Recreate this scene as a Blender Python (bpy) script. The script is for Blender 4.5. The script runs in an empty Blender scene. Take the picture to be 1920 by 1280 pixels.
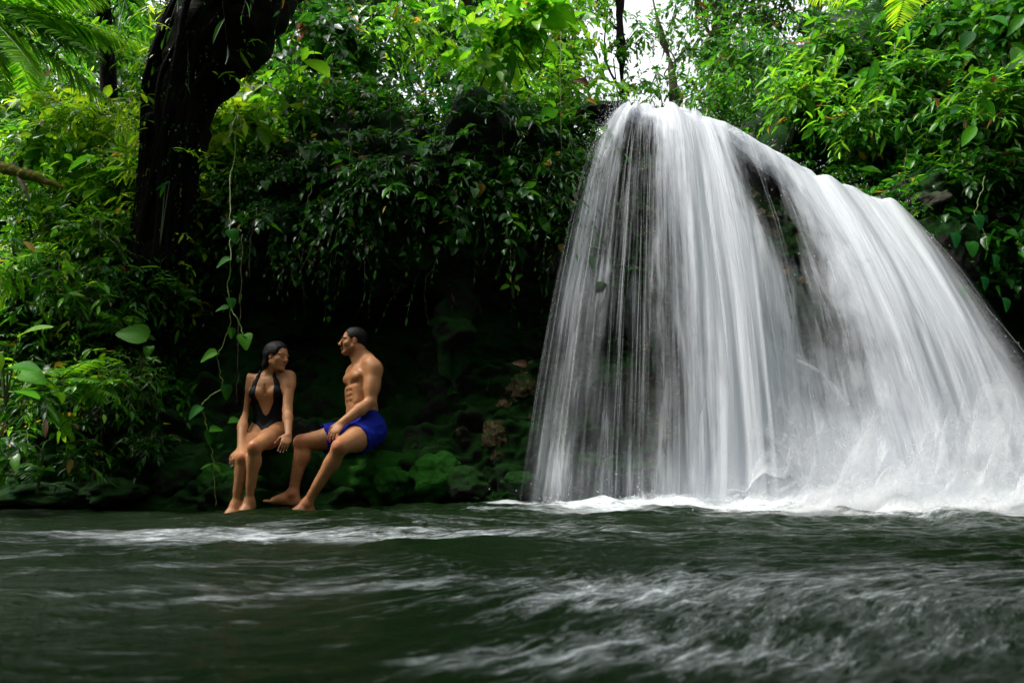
import bpy, math, random
import numpy as np
from mathutils import Vector

SC = bpy.context.scene
COL = SC.collection
PI = math.pi

# ------------------------------------------------------------------ camera
CAM_H, PITCH = 0.34, math.radians(10.0)
cam = bpy.data.cameras.new('camera')
cam.lens = 24.0; cam.sensor_width = 36.0
cam.clip_start = 0.05; cam.clip_end = 400
camo = bpy.data.objects.new('camera', cam); COL.objects.link(camo)
camo.location = (0, 0, CAM_H); camo.rotation_euler = (PI/2 + PITCH, 0, 0)
cam.dof.use_dof = True; cam.dof.focus_distance = 5.6; cam.dof.aperture_fstop = 2.8
SC.camera = camo
CP, SP = math.cos(PITCH), math.sin(PITCH)

def P(px, py, D):
    """world point seen at photo pixel (1920x1280) at distance D along +Y"""
    dx = (px-960)/1280.0; up = (640-py)/1280.0
    yy = CP - up*SP; zz = SP + up*CP
    return np.array([D*dx/yy, D, CAM_H + D*zz/yy])

# ------------------------------------------------------------------ light
SUN_EL, SUN_AZ = math.radians(58), math.radians(-100)     # az from +Y towards +X of the direction TO the sun
w = bpy.data.worlds.new('World'); SC.world = w; w.use_nodes = True
nt = w.node_tree; nt.nodes.clear()
sky = nt.nodes.new('ShaderNodeTexSky'); sky.sky_type = 'NISHITA'; sky.sun_disc = False
sky.sun_elevation = SUN_EL; sky.sun_rotation = SUN_AZ
sky.air_density = 1.2; sky.dust_density = 5.0; sky.ozone_density = 1.0
hs = nt.nodes.new('ShaderNodeHueSaturation'); hs.inputs['Saturation'].default_value = 0.12
bg = nt.nodes.new('ShaderNodeBackground'); bg.inputs['Strength'].default_value = 0.15
wo = nt.nodes.new('ShaderNodeOutputWorld')
nt.links.new(sky.outputs[0], hs.inputs['Color']); nt.links.new(hs.outputs[0], bg.inputs[0]); nt.links.new(bg.outputs[0], wo.inputs[0])
sl = bpy.data.lights.new('sun', 'SUN'); sl.energy = 1.15; sl.angle = math.radians(14); sl.color = (1.0, 0.95, 0.84)
slo = bpy.data.objects.new('sun', sl); COL.objects.link(slo)
to_sun = Vector((math.sin(SUN_AZ)*math.cos(SUN_EL), math.cos(SUN_AZ)*math.cos(SUN_EL), math.sin(SUN_EL)))
slo.rotation_euler = (-to_sun).to_track_quat('-Z', 'Y').to_euler()
SC.view_settings.view_transform = 'Standard'; SC.view_settings.look = 'None'
SC.view_settings.exposure = 1.65; SC.view_settings.gamma = 1.0
SC.render.engine = 'CYCLES'
SC.cycles.transparent_max_bounces = 24
SC.cycles.max_bounces = 6
SC.cycles.diffuse_bounces = 3

# ------------------------------------------------------------------ helpers
def tag(o, label=None, cat=None, group=None, kind=None):
    if label: o['label'] = label
    if cat: o['category'] = cat
    if group: o['group'] = group
    if kind: o['kind'] = kind
    return o

def empty(name, loc, label, cat, group=None):
    o = bpy.data.objects.new(name, None); COL.objects.link(o)
    o.location = [float(v) for v in loc]; o.empty_display_size = 0.1
    return tag(o, label, cat, group)

def mesh(name, V, F, mat, parent=None, smooth=True, attrs=None, uv=None, loose=None):
    """F: array (n,k) or list of arrays of mixed k"""
    V = np.asarray(V, dtype=np.float32)
    if not isinstance(F, list): F = [F]
    F = [np.asarray(f, dtype=np.int32) for f in F if len(f)]
    me = bpy.data.meshes.new(name)
    me.vertices.add(len(V))
    nl = sum(f.size for f in F); nf = sum(len(f) for f in F)
    me.loops.add(nl); me.polygons.add(nf)
    li = np.concatenate([f.ravel() for f in F]) if F else np.zeros(0, np.int32)
    tot = np.concatenate([np.full(len(f), f.shape[1], np.int32) for f in F])
    st = np.concatenate([[0], np.cumsum(tot)[:-1]]).astype(np.int32)
    if parent is not None:
        off = np.array(parent_world(parent), dtype=np.float32)
        V = V - off
    me.vertices.foreach_set('co', V.ravel())
    me.loops.foreach_set('vertex_index', li)
    me.polygons.foreach_set('loop_start', st)
    me.polygons.foreach_set('loop_total', tot)
    me.polygons.foreach_set('use_smooth', np.full(nf, smooth, dtype=bool))
    if attrs:
        for k, a in attrs.items():
            a = np.asarray(a, dtype=np.float32)
            if a.ndim == 1:
                at = me.attributes.new(k, 'FLOAT', 'POINT'); at.data.foreach_set('value', a)
            else:
                if a.shape[1] == 3: a = np.concatenate([a, np.ones((len(a), 1), np.float32)], 1)
                at = me.attributes.new(k, 'FLOAT_COLOR', 'POINT'); at.data.foreach_set('color', a.ravel())
    if uv is not None:
        uvl = me.uv_layers.new(name='UVMap')
        uvl.data.foreach_set('uv', np.asarray(uv, np.float32)[li].ravel())
    me.update(calc_edges=True)
    if mat is not None: me.materials.append(mat)
    o = bpy.data.objects.new(name, me); COL.objects.link(o)
    if parent is not None: o.parent = parent
    return o

def parent_world(o):
    v = Vector(o.location)
    while o.parent is not None:
        o = o.parent; v = v + Vector(o.location)
    return v

def hash3(ix, iy, iz, seed):
    h = (ix.astype(np.int64)*374761393 + iy.astype(np.int64)*668265263 + iz.astype(np.int64)*2147483647 + seed*1274126177) & 0xffffffff
    h = ((h ^ (h >> 13))*1274126177) & 0xffffffff
    h = ((h ^ (h >> 16))*2246822519) & 0xffffffff
    return ((h ^ (h >> 15)) & 0xffffff).astype(np.float32)/float(0xffffff)

def vnoise(p, seed=0):
    p = np.asarray(p, dtype=np.float32)
    i = np.floor(p).astype(np.int64); f = p - i
    f = f*f*f*(f*(f*6-15)+10)
    r = 0
    for dx in (0, 1):
        wx = f[..., 0] if dx else 1-f[..., 0]
        for dy in (0, 1):
            wy = f[..., 1] if dy else 1-f[..., 1]
            for dz in (0, 1):
                wz = f[..., 2] if dz else 1-f[..., 2]
                r = r + wx*wy*wz*hash3(i[..., 0]+dx, i[..., 1]+dy, i[..., 2]+dz, seed)
    return r*2-1

def fbm(p, oct=4, seed=0, gain=0.5, lac=2.03):
    p = np.asarray(p, dtype=np.float32); a, r = 1.0, 0
    for k in range(oct):
        r = r + a*vnoise(p, seed+k*17); p = p*lac; a *= gain
    return r

def nrm(v):
    v = np.asarray(v, dtype=float)
    return v/np.maximum(np.linalg.norm(v, axis=-1, keepdims=True), 1e-9)

def grid_faces(nu, nv, wrap_u=False):
    """verts indexed [u*nv+v]"""
    uu = np.arange(nu if wrap_u else nu-1); vv = np.arange(nv-1)
    U, V = np.meshgrid(uu, vv, indexing='ij')
    U = U.ravel(); V = V.ravel(); U2 = (U+1) % nu
    return np.stack([U*nv+V, U2*nv+V, U2*nv+V+1, U*nv+V+1], 1)

def smooth_path(pts, n):
    pts = np.asarray(pts, float); m = len(pts)
    t = np.linspace(0, m-1, n); out = np.zeros((n, pts.shape[1]))
    for k, tt in enumerate(t):
        i = min(int(tt), m-2); f = tt-i
        p0 = pts[max(i-1, 0)]; p1 = pts[i]; p2 = pts[i+1]; p3 = pts[min(i+2, m-1)]
        out[k] = 0.5*((2*p1)+(-p0+p2)*f+(2*p0-5*p1+4*p2-p3)*f*f+(-p0+3*p1-3*p2+p3)*f**3)
    return out

def tube(path, radii, sides=8, n=None, bump=0.0, bs=4.0, seed=0, flat=1.0):
    """returns V,F of a closed tapered tube through path"""
    pr = np.concatenate([np.asarray(path, float), np.asarray(radii, float)[:, None]], 1)
    if n: pr = smooth_path(pr, n)
    p = pr[:, :3]; r = pr[:, 3]
    T = nrm(np.gradient(p, axis=0)); m = len(p)
    ref = np.array([0, 0, 1.0]) if abs(T[0][2]) < 0.8 else np.array([0, 1.0, 0])
    N = np.zeros_like(T); N[0] = nrm(np.cross(T[0], ref))
    for i in range(1, m):
        v = N[i-1]-T[i]*np.dot(N[i-1], T[i]); N[i] = nrm(v)
    B = np.cross(T, N)
    a = np.arange(sides)*2*PI/sides
    ring = N[:, None, :]*np.cos(a)[None, :, None]+flat*B[:, None, :]*np.sin(a)[None, :, None]
    V = p[:, None, :]+ring*r[:, None, None]
    if bump:
        V = V+ring*(fbm(V*bs, 4, seed)*bump*r[:, None]/max(r.max(), 1e-6))[..., None]
    V = V.reshape(-1, 3)
    j = np.arange(sides); F = []
    for i in range(m-1):
        F.append(np.stack([i*sides+j, i*sides+(j+1) % sides, (i+1)*sides+(j+1) % sides, (i+1)*sides+j], 1))
    F = np.concatenate(F)
    V = np.concatenate([V, p[:1], p[-1:]]); c0 = m*sides; c1 = c0+1
    T0 = np.stack([np.full(sides, c0), (j+1) % sides, j], 1)
    T1 = np.stack([np.full(sides, c1), (m-1)*sides+j, (m-1)*sides+(j+1) % sides], 1)
    return V, [F, np.concatenate([T0, T1])]

def join(parts):
    """parts: list of (V, F or [F..])"""
    Vs, Fs, off = [], {}, 0
    for V, F in parts:
        if not isinstance(F, list): F = [F]
        for f in F:
            if len(f): Fs.setdefault(f.shape[1], []).append(f+off)
        Vs.append(V); off += len(V)
    return np.concatenate(Vs), [np.concatenate(v) for v in Fs.values()]

# ------------------------------------------------------------------ materials
def newmat(name):
    m = bpy.data.materials.new(name); m.use_nodes = True
    t = m.node_tree; t.nodes.clear()
    out = t.nodes.new('ShaderNodeOutputMaterial')
    return m, t, out
def N_(t, kind, **kw):
    n = t.nodes.new(kind)
    for k, v in kw.items():
        if k in n.inputs.keys(): n.inputs[k].default_value = v
        else: setattr(n, k, v)
    return n
def ramp(t, src, stops):
    r = t.nodes.new('ShaderNodeValToRGB'); e = r.color_ramp.elements
    while len(e) < len(stops): e.new(0.5)
    for el, (p, c) in zip(e, stops):
        el.position = p; el.color = (c, c, c, 1) if isinstance(c, (int, float)) else (*c, 1)
    t.links.new(src, r.inputs[0]); return r.outputs[0]
def mth(t, op, a, b=None, clamp=False):
    n = t.nodes.new('ShaderNodeMath'); n.operation = op; n.use_clamp = clamp
    for i, v in enumerate((a, b)):
        if v is None: continue
        if isinstance(v, (int, float)): n.inputs[i].default_value = v
        else: t.links.new(v, n.inputs[i])
    return n.outputs[0]
def mixc(t, f, a, b):
    n = t.nodes.new('ShaderNodeMix'); n.data_type = 'RGBA'
    for s, v in ((n.inputs[0], f), (n.inputs[6], a), (n.inputs[7], b)):
        if isinstance(v, (int, float)): s.default_value = v
        elif isinstance(v, tuple): s.default_value = (*v, 1)
        else: t.links.new(v, s)
    return n.outputs[2]
def bump(t, h, dist=0.02, strength=1.0):
    n = t.nodes.new('ShaderNodeBump'); n.inputs['Distance'].default_value = dist; n.inputs['Strength'].default_value = strength
    t.links.new(h, n.inputs['Height']); return n.outputs[0]
def noise(t, scale, detail=4, rough=0.55, vec=None, dist=0.0):
    n = t.nodes.new('ShaderNodeTexNoise'); n.inputs['Scale'].default_value = scale
    n.inputs['Detail'].default_value = detail; n.inputs['Roughness'].default_value = rough; n.inputs['Distortion'].default_value = dist
    if vec is not None: t.links.new(vec, n.inputs['Vector'])
    return n.outputs['Fac']
def gpos(t):
    return t.nodes.new('ShaderNodeNewGeometry').outputs['Position']
def vmul(t, v, s):
    n = t.nodes.new('ShaderNodeVectorMath'); n.operation = 'MULTIPLY'; t.links.new(v, n.inputs[0]); n.inputs[1].default_value = s
    return n.outputs[0]
def attr(t, name, out='Fac'):
    n = t.nodes.new('ShaderNodeAttribute'); n.attribute_name = name; return n.outputs[out]

def leaf_material(name, rough=0.3, trans=0.38, spec=0.5):
    m, t, out = newmat(name)
    c = attr(t, 'col', 'Color')
    p = N_(t, 'ShaderNodeBsdfPrincipled', Roughness=rough)
    p.inputs['Specular IOR Level'].default_value = spec
    nz = noise(t, 60, 2, 0.5, gpos(t))
    cc = t.nodes.new('ShaderNodeHueSaturation'); t.links.new(c, cc.inputs['Color'])
    t.links.new(mth(t, 'ADD', mth(t, 'MULTIPLY', nz, 0.5), 0.75), cc.inputs['Value'])
    t.links.new(cc.outputs[0], p.inputs['Base Color'])
    t.links.new(bump(t, nz, 0.003, 0.5), p.inputs['Normal'])
    tr = t.nodes.new('ShaderNodeBsdfTranslucent')
    h2 = t.nodes.new('ShaderNodeHueSaturation'); h2.inputs['Value'].default_value = 1.7; h2.inputs['Hue'].default_value = 0.485
    t.links.new(cc.outputs[0], h2.inputs['Color']); t.links.new(h2.outputs[0], tr.inputs['Color'])
    mx = t.nodes.new('ShaderNodeMixShader'); mx.inputs[0].default_value = trans
    t.links.new(p.outputs[0], mx.inputs[1]); t.links.new(tr.outputs[0], mx.inputs[2])
    t.links.new(mx.outputs[0], out.inputs[0])
    return m

def rock_material(name, dark, light, moss, moss_amt=0.5, sc=1.0, rough=0.45):
    m, t, out = newmat(name)
    pos = gpos(t)
    n1 = noise(t, 2.2*sc, 8, 0.62, pos, 0.4); n2 = noise(t, 9*sc, 8, 0.65, pos, 0.2); n3 = noise(t, 45*sc, 4, 0.6, pos)
    rc = mixc(t, ramp(t, n2, [(0.35, 0.0), (0.7, 1.0)]), dark, light)
    sep = t.nodes.new('ShaderNodeSeparateXYZ')
    t.links.new(t.nodes.new('ShaderNodeNewGeometry').outputs['Normal'], sep.inputs[0])
    f = mth(t, 'ADD', mth(t, 'MULTIPLY', sep.outputs[2], 0.22), n1)
    f = mth(t, 'ADD', f, mth(t, 'MULTIPLY', n3, 0.12))
    mf = ramp(t, f, [(0.72-moss_amt*0.4, 0.0), (0.84-moss_amt*0.4, 1.0)])
    mc = mixc(t, n3, moss, tuple(min(1, v*2.0) for v in moss))
    pf = ramp(t, mth(t, 'ADD', attr(t, 'pale'), mth(t, 'MULTIPLY', mth(t, 'SUBTRACT', n2, 0.5), 1.6)), [(0.45, 0.0), (0.62, 1.0)])
    rc = mixc(t, pf, rc, mixc(t, ramp(t, n3, [(0.35, 0.0), (0.65, 1.0)]), (0.06, 0.035, 0.018), (0.34, 0.22, 0.11)))
    mf = mth(t, 'MULTIPLY', mf, mth(t, 'SUBTRACT', 1.0, pf))
    c = mixc(t, mf, rc, mc)
    p = N_(t, 'ShaderNodeBsdfPrincipled'); t.links.new(c, p.inputs['Base Color'])
    t.links.new(ramp(t, mf, [(0.2, rough), (0.7, 0.95)]), p.inputs['Roughness'])
    p.inputs['Specular IOR Level'].default_value = 0.22
    hgt = mth(t, 'ADD', mth(t, 'MULTIPLY', n2, 1.0), mth(t, 'MULTIPLY', noise(t, 130, 3, 0.6, pos), 0.25))
    t.links.new(bump(t, hgt, 0.05, 0.9), p.inputs['Normal'])
    t.links.new(p.outputs[0], out.inputs[0]); return m

def simple_material(name, col, rough=0.6, var=0.3, sc=20, bumpd=0.004, spec=0.4):
    m, t, out = newmat(name); pos = gpos(t)
    n1 = noise(t, sc, 5, 0.6, pos)
    c = mixc(t, n1, tuple(v*(1-var) for v in col), tuple(v*(1+var) for v in col))
    p = N_(t, 'ShaderNodeBsdfPrincipled', Roughness=rough); t.links.new(c, p.inputs['Base Color'])
    p.inputs['Specular IOR Level'].default_value = spec
    if bumpd: t.links.new(bump(t, n1, bumpd), p.inputs['Normal'])
    t.links.new(p.outputs[0], out.inputs[0]); return m

M_LEAF = leaf_material('leaf', 0.26, 0.46, 0.27)
M_BIGLEAF = leaf_material('big_leaf', 0.5, 0.40, 0.08)
M_FROND = leaf_material('frond', 0.4, 0.4)
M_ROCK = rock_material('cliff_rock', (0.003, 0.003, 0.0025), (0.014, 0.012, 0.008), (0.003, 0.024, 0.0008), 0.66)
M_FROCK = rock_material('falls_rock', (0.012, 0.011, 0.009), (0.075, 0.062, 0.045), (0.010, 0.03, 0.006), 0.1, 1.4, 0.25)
M_BOULDER = rock_material('mossy_boulder', (0.003, 0.003, 0.002), (0.015, 0.012, 0.008), (0.006, 0.050, 0.0008), 0.95)
M_PALE = rock_material('pale_rock', (0.015, 0.011, 0.007), (0.30, 0.19, 0.09), (0.010, 0.035, 0.003), 0.45, 2.6, 0.3)
M_DIRT = rock_material('bank_soil', (0.006, 0.006, 0.004), (0.02, 0.016, 0.009), (0.006, 0.022, 0.003), 0.7)
M_STEM = simple_material('stem', (0.05, 0.07, 0.02), 0.5, 0.4)
M_VINE = simple_material('vine_stem', (0.12, 0.18, 0.03), 0.45, 0.4)
M_ROOT = simple_material('root', (0.10, 0.075, 0.04), 0.7, 0.4)

def bark_material(name, col, moss, amt):
    m, t, out = newmat(name); pos = gpos(t)
    v = vmul(t, pos, (6, 6, 1.4)); n1 = noise(t, 2.5, 8, 0.7, v, 0.3); n2 = noise(t, 1.6, 5, 0.6, pos); n3 = noise(t, 40, 4, 0.6, pos)
    c = mixc(t, n1, tuple(x*0.4 for x in col), tuple(x*1.5 for x in col))
    f = ramp(t, mth(t, 'ADD', n2, mth(t, 'MULTIPLY', n3, 0.2)), [(0.75-amt*0.3, 0.0), (0.85-amt*0.3, 1.0)])
    c = mixc(t, f, c, moss)
    p = N_(t, 'ShaderNodeBsdfPrincipled', Roughness=0.85); t.links.new(c, p.inputs['Base Color'])
    p.inputs['Specular IOR Level'].default_value = 0.08
    t.links.new(bump(t, mth(t, 'ADD', n1, mth(t, 'MULTIPLY', n3, 0.4)), 0.05), p.inputs['Normal'])
    t.links.new(p.outputs[0], out.inputs[0]); return m
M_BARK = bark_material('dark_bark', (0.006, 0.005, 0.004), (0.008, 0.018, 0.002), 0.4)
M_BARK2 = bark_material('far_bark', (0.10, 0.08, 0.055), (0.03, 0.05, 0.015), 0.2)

def skin_material(name, base):
    m, t, out = newmat(name); pos = gpos(t)
    n1 = noise(t, 14, 4, 0.6, pos); n2 = noise(t, 90, 3, 0.6, pos)
    c = mixc(t, ramp(t, n1, [(0.3, 0.0), (0.7, 1.0)]), tuple(v*s for v, s in zip(base, (0.86, 0.80, 0.76))), tuple(v*1.1 for v in base))
    c = mixc(t, attr(t, 'dark'), c, tuple(v*s for v, s in zip(base, (0.22, 0.17, 0.16))))
    c = mixc(t, attr(t, 'red'), c, tuple(v*s for v, s in zip(base, (1.05, 0.62, 0.60))))
    p = N_(t, 'ShaderNodeBsdfPrincipled', Roughness=0.42); t.links.new(ramp(t, n1, [(0.35, 0.36), (0.65, 0.6)]), p.inputs['Roughness']); t.links.new(c, p.inputs['Base Color'])
    p.inputs['Subsurface Weight'].default_value = 0.03; p.inputs['Subsurface Scale'].default_value = 0.02
    p.inputs['Subsurface Radius'].default_value = (1, 0.35, 0.2)
    p.inputs['Specular IOR Level'].default_value = 0.30
    t.links.new(bump(t, n2, 0.002), p.inputs['Normal'])
    t.links.new(p.outputs[0], out.inputs[0]); return m
M_SKIN_M = skin_material('skin_tan', (0.41, 0.188, 0.080))
M_SKIN_W = skin_material('skin_olive', (0.45, 0.212, 0.096))
M_HAIR = simple_material('black_hair', (0.003, 0.0025, 0.0025), 0.55, 0.5, 120, 0.004, 0.2)
M_SUIT = simple_material('black_swimsuit', (0.003, 0.004, 0.006), 0.6, 0.2, 40, 0.001, 0.15)
M_SHORTS = simple_material('blue_shorts', (0.004, 0.012, 0.22), 0.85, 0.35, 14, 0.006, 0.15)
M_NAIL = simple_material('white_nail', (0.75, 0.72, 0.75), 0.25, 0.05, 20, 0)
M_EYE = simple_material('eye_dark', (0.02, 0.012, 0.01), 0.15, 0.1, 20, 0)
M_BROW = simple_material('brow', (0.01, 0.008, 0.006), 0.7, 0.2, 60, 0)
M_LIP = simple_material('lip', (0.30, 0.10, 0.075), 0.4, 0.1, 60, 0)

# ------------------------------------------------------------------ terrain: cliff profiles (world metres)
# every station: x, then 13 (y, z) points from the river bed up over the brow and back onto the plateau
ST = [
 (-14, [(3.0,-.9),(3.2,-.15),(3.6,.3),(4.2,.8),(5.0,1.5),(5.9,2.2),(6.8,2.9),(7.6,3.5),(8.4,4.2),(9.4,5.0),(11,6.2),(16,8),(40,12)]),
 (-6.5,[(4.6,-.9),(4.75,-.15),(5.0,.3),(5.4,.8),(5.9,1.4),(6.4,2.0),(6.8,2.5),(7.2,3.0),(7.7,3.6),(8.4,4.4),(10,5.6),(15,7.5),(40,11)]),
 (-4.2,[(5.0,-.9),(5.15,-.15),(5.35,.3),(5.6,.8),(5.95,1.3),(6.25,1.8),(6.5,2.3),(6.8,2.8),(7.2,3.4),(7.9,4.2),(9.6,5.3),(15,7.0),(40,10)]),
 (-2.9,[(5.3,-.9),(5.5,-.15),(5.75,.3),(6.05,.8),(6.4,1.4),(6.45,1.9),(6.35,2.3),(6.3,2.7),(6.5,3.2),(7.1,3.9),(9.0,4.9),(14,6.2),(40,9)]),
 (-2.0,[(5.3,-.9),(5.5,-.15),(5.6,.22),(6.25,.6),(6.85,1.3),(6.8,1.9),(6.2,2.3),(6.0,2.7),(6.2,3.2),(6.8,3.9),(8.8,4.7),(14,5.6),(40,8)]),
 (-1.2,[(5.35,-.9),(5.55,-.15),(5.65,.22),(6.1,.5),(6.75,1.3),(6.7,1.9),(6.1,2.35),(5.85,2.7),(6.05,3.2),(6.7,3.8),(8.8,4.4),(14,5.0),(40,7)]),
 (-.4, [(5.4,-.9),(5.55,-.15),(5.8,.3),(6.05,.8),(6.3,1.4),(6.35,1.9),(6.1,2.35),(5.85,2.75),(6.0,3.2),(6.6,3.7),(8.8,4.1),(14,4.4),(40,6)]),
 (.4,  [(5.5,-.9),(5.6,-.15),(5.8,.35),(5.95,.85),(6.05,1.4),(6.1,1.9),(6.1,2.4),(6.05,2.85),(6.15,3.25),(6.5,3.6),(8.4,3.7),(14,3.8),(40,5)]),
 (1.1, [(5.55,-.9),(5.65,-.15),(5.8,.4),(5.9,.9),(5.95,1.4),(6.0,1.95),(6.02,2.5),(6.08,3.0),(6.15,3.4),(6.4,3.62),(8.2,3.6),(14,3.7),(40,5)]),
 (1.9, [(5.55,-.9),(5.65,-.15),(5.75,.4),(5.85,.9),(5.9,1.4),(5.92,1.95),(5.95,2.5),(6.0,2.95),(6.1,3.25),(6.3,3.45),(8.2,3.6),(14,4.2),(40,6)]),
 (2.7, [(5.5,-.9),(5.6,-.15),(5.7,.4),(5.75,.85),(5.8,1.3),(5.82,1.75),(5.85,2.2),(5.9,2.5),(6.0,2.75),(6.2,2.95),(7.8,3.7),(12,5.2),(40,8)]),
 (3.5, [(5.4,-.9),(5.5,-.15),(5.6,.35),(5.7,.75),(5.8,1.15),(5.85,1.5),(5.9,1.85),(5.95,2.1),(6.05,2.3),(6.3,2.6),(7.4,3.8),(11,5.6),(40,9)]),
 (4.1, [(5.3,-.9),(5.5,-.15),(5.8,.35),(6.1,.85),(6.3,1.3),(6.3,1.7),(6.2,2.1),(6.0,2.45),(6.1,2.85),(6.5,3.4),(7.8,4.4),(11,6.2),(40,10)]),
 (5.2, [(4.9,-.9),(5.1,-.15),(5.5,.35),(5.9,.9),(6.2,1.4),(6.2,1.9),(5.9,2.3),(5.6,2.7),(5.8,3.2),(6.3,3.9),(7.8,5.0),(11,7),(40,11)]),
 (7.5, [(3.8,-.9),(4.0,-.15),(4.4,.4),(4.8,1.0),(5.2,1.6),(5.4,2.2),(5.5,2.7),(5.6,3.2),(5.9,3.8),(6.6,4.6),(8.5,6),(12,8),(40,12)]),
 (14,  [(1.0,-.9),(1.3,-.15),(1.8,.5),(2.4,1.2),(3.0,2.0),(3.6,2.8),(4.2,3.4),(4.8,4.0),(5.5,4.8),(6.6,5.8),(9,7.5),(14,9),(40,13)]),
]
SX = np.array([s[0] for s in ST], float); SPF = np.array([s[1] for s in ST], float)    # (S,13,2)
def cliff_pt(x, s):
    """smooth cliff surface at world x and profile parameter s in 0..12 (arrays)"""
    x = np.asarray(x, float); s = np.asarray(s, float)
    i = np.clip(np.searchsorted(SX, x)-1, 0, len(SX)-2)
    f = np.clip((x-SX[i])/(SX[i+1]-SX[i]), 0, 1); f = f*f*(3-2*f)
    j = np.clip(s.astype(int), 0, 11); g = np.clip(s-j, 0, 1)
    def prof(ii):
        p0 = SPF[ii, np.maximum(j-1, 0)]; p1 = SPF[ii, j]; p2 = SPF[ii, j+1]; p3 = SPF[ii, np.minimum(j+2, 12)]
        gg = g[..., None]
        return 0.5*((2*p1)+(-p0+p2)*gg+(2*p0-5*p1+4*p2-p3)*gg**2+(-p0+3*p1-3*p2+p3)*gg**3)
    q = prof(i)*(1-f[..., None])+prof(i+1)*f[..., None]
    return np.stack([x, q[..., 0], q[..., 1]], -1)

xs = np.concatenate([np.linspace(-14, -5.6, 60)[:-1], np.linspace(-5.6, 5.6, 460), np.linspace(5.6, 14, 60)[1:]])
ss = np.concatenate([np.linspace(0, 10, 330), np.linspace(10, 12, 30)[1:]])
X, S = np.meshgrid(xs, ss, indexing='ij')
B = cliff_pt(X, S)
du = np.gradient(B, axis=0); dv = np.gradient(B, axis=1); NB = nrm(np.cross(du, dv))
amp = np.interp(S, [0, 1, 1.6, 8, 9.5, 12], [.05, .10, .22, .22, .25, .5])
q = B*np.array([1.0, 1.0, 1.6])
d = fbm(q*1.1, 5, 3, 0.55)*amp + (np.abs(fbm(q*2.3, 4, 9))-0.35)*amp*0.8
d += -0.06*np.clip(1-np.abs(vnoise(q*3.3+7, 5))*9, 0, 1)                # cracks
# strata ledges
lay = np.abs(((B[..., 2]*3.1+0.5*fbm(B*0.8, 2, 4)) % 1)-0.5)
d += (lay-0.25)*0.16*np.interp(S, [1, 2, 7, 8.5], [0, 1, 1, 0])
# keep the falls' face free of big bulges
fm_ = np.exp(-((X-2.55)/1.15)**4)*np.clip((S-.5)/1, 0, 1); d *= 1-0.75*fm_
CV = B+NB*d[..., None]; CV[..., 1] += .16*fm_; CV[..., 2] -= .16*fm_*np.clip((S-6.5)/2, 0, 1)
pale = np.zeros(X.shape)
for (px, py, rr, a_) in [(930, 812, .16, .75), (985, 700, .20, .55), (945, 745, .15, .6), (930, 852, .12, .6), (848, 800, .12, .5), (870, 830, .1, .4), (1030, 560, .15, .5), (1040, 470, .15, .45), (990, 660, .12, .5), (925, 630, .06, .5), (820, 895, .12, .35), (1000, 780, .1, .4), (1085, 300, .12, .35)]:
    c0 = P(px, py, 5.85)
    pale = np.maximum(pale, a_*np.exp(-(((CV[..., 0]-c0[0])/rr)**2+((CV[..., 2]-c0[2])/(rr*.8))**2))*(CV[..., 1] < 6.8))
pale = np.maximum(pale, .40*np.clip((X-.85)/.3, 0, 1)*np.clip((3.7-X)/.3, 0, 1)*((S > 1) & (S < 8.5)))
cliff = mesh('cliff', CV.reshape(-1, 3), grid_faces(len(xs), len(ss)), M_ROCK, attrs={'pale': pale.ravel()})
tag(cliff, 'dark undercut mossy rock cliff rising behind the pool', None, None, 'structure')
CLV = CV; 
def cliff_surf(x, s):
    """nearest displaced vertex + normal"""
    i = np.clip(np.searchsorted(xs, x), 0, len(xs)-1); j = np.clip(np.searchsorted(ss, s), 0, len(ss)-1)
    return CV[i, j], NB[i, j]

# river bed and the bank behind the camera
def surround():
    a = np.linspace(0, 2*PI, 160, endpoint=False)
    prof = [(0, -1.0), (7, -1.0), (9.5, -.5), (11, .5), (12.5, 2.2), (15, 4.5), (20, 7), (40, 10), (120, 18)]
    V = []
    for r, z in prof:
        V.append(np.stack([r*np.cos(a), r*np.sin(a)-2.5, np.full_like(a, z)], 1))
    V = np.stack(V, 1)
    V[:, 1:, :] += fbm(V[:, 1:, :]*0.35, 3, 5)[..., None]*np.array([.4, .4, .35])
    return V.reshape(-1, 3), grid_faces(len(a), len(prof), True)
V, F = surround()
o = mesh('ground', V, F, M_DIRT); tag(o, 'dark soil river bed and banks under the forest', None, None, 'structure')

# ------------------------------------------------------------------ waterfall
# flow lines: lip point (photo reading turned into world metres) and foot point
FL = [ # u, lip(px,py,D), foot(px,py,D)
 (0.00, (1164,208,6.35), (965,930,5.45)),
 (0.10, (1176,203,6.35), (1048,930,5.40)),
 (0.22, (1205,200,6.33), (1160,930,5.36)),
 (0.34, (1245,200,6.30), (1265,930,5.33)),
 (0.45, (1300,208,6.25), (1385,930,5.30)),
 (0.54, (1350,224,6.20), (1490,930,5.27)),
 (0.64, (1425,262,6.16), (1610,930,5.22)),
 (0.76, (1530,322,6.10), (1770,930,5.17)),
 (0.88, (1640,358,6.05), (1900,930,5.15)),
 (1.00, (1712,415,5.98), (2040,930,5.10)),
]
FU = np.array([f[0] for f in FL]); FLIP = np.array([P(*f[1]) for f in FL]); FFT = np.array([P(*f[2]) for f in FL])
FFT[:, 2] = -0.03
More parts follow.
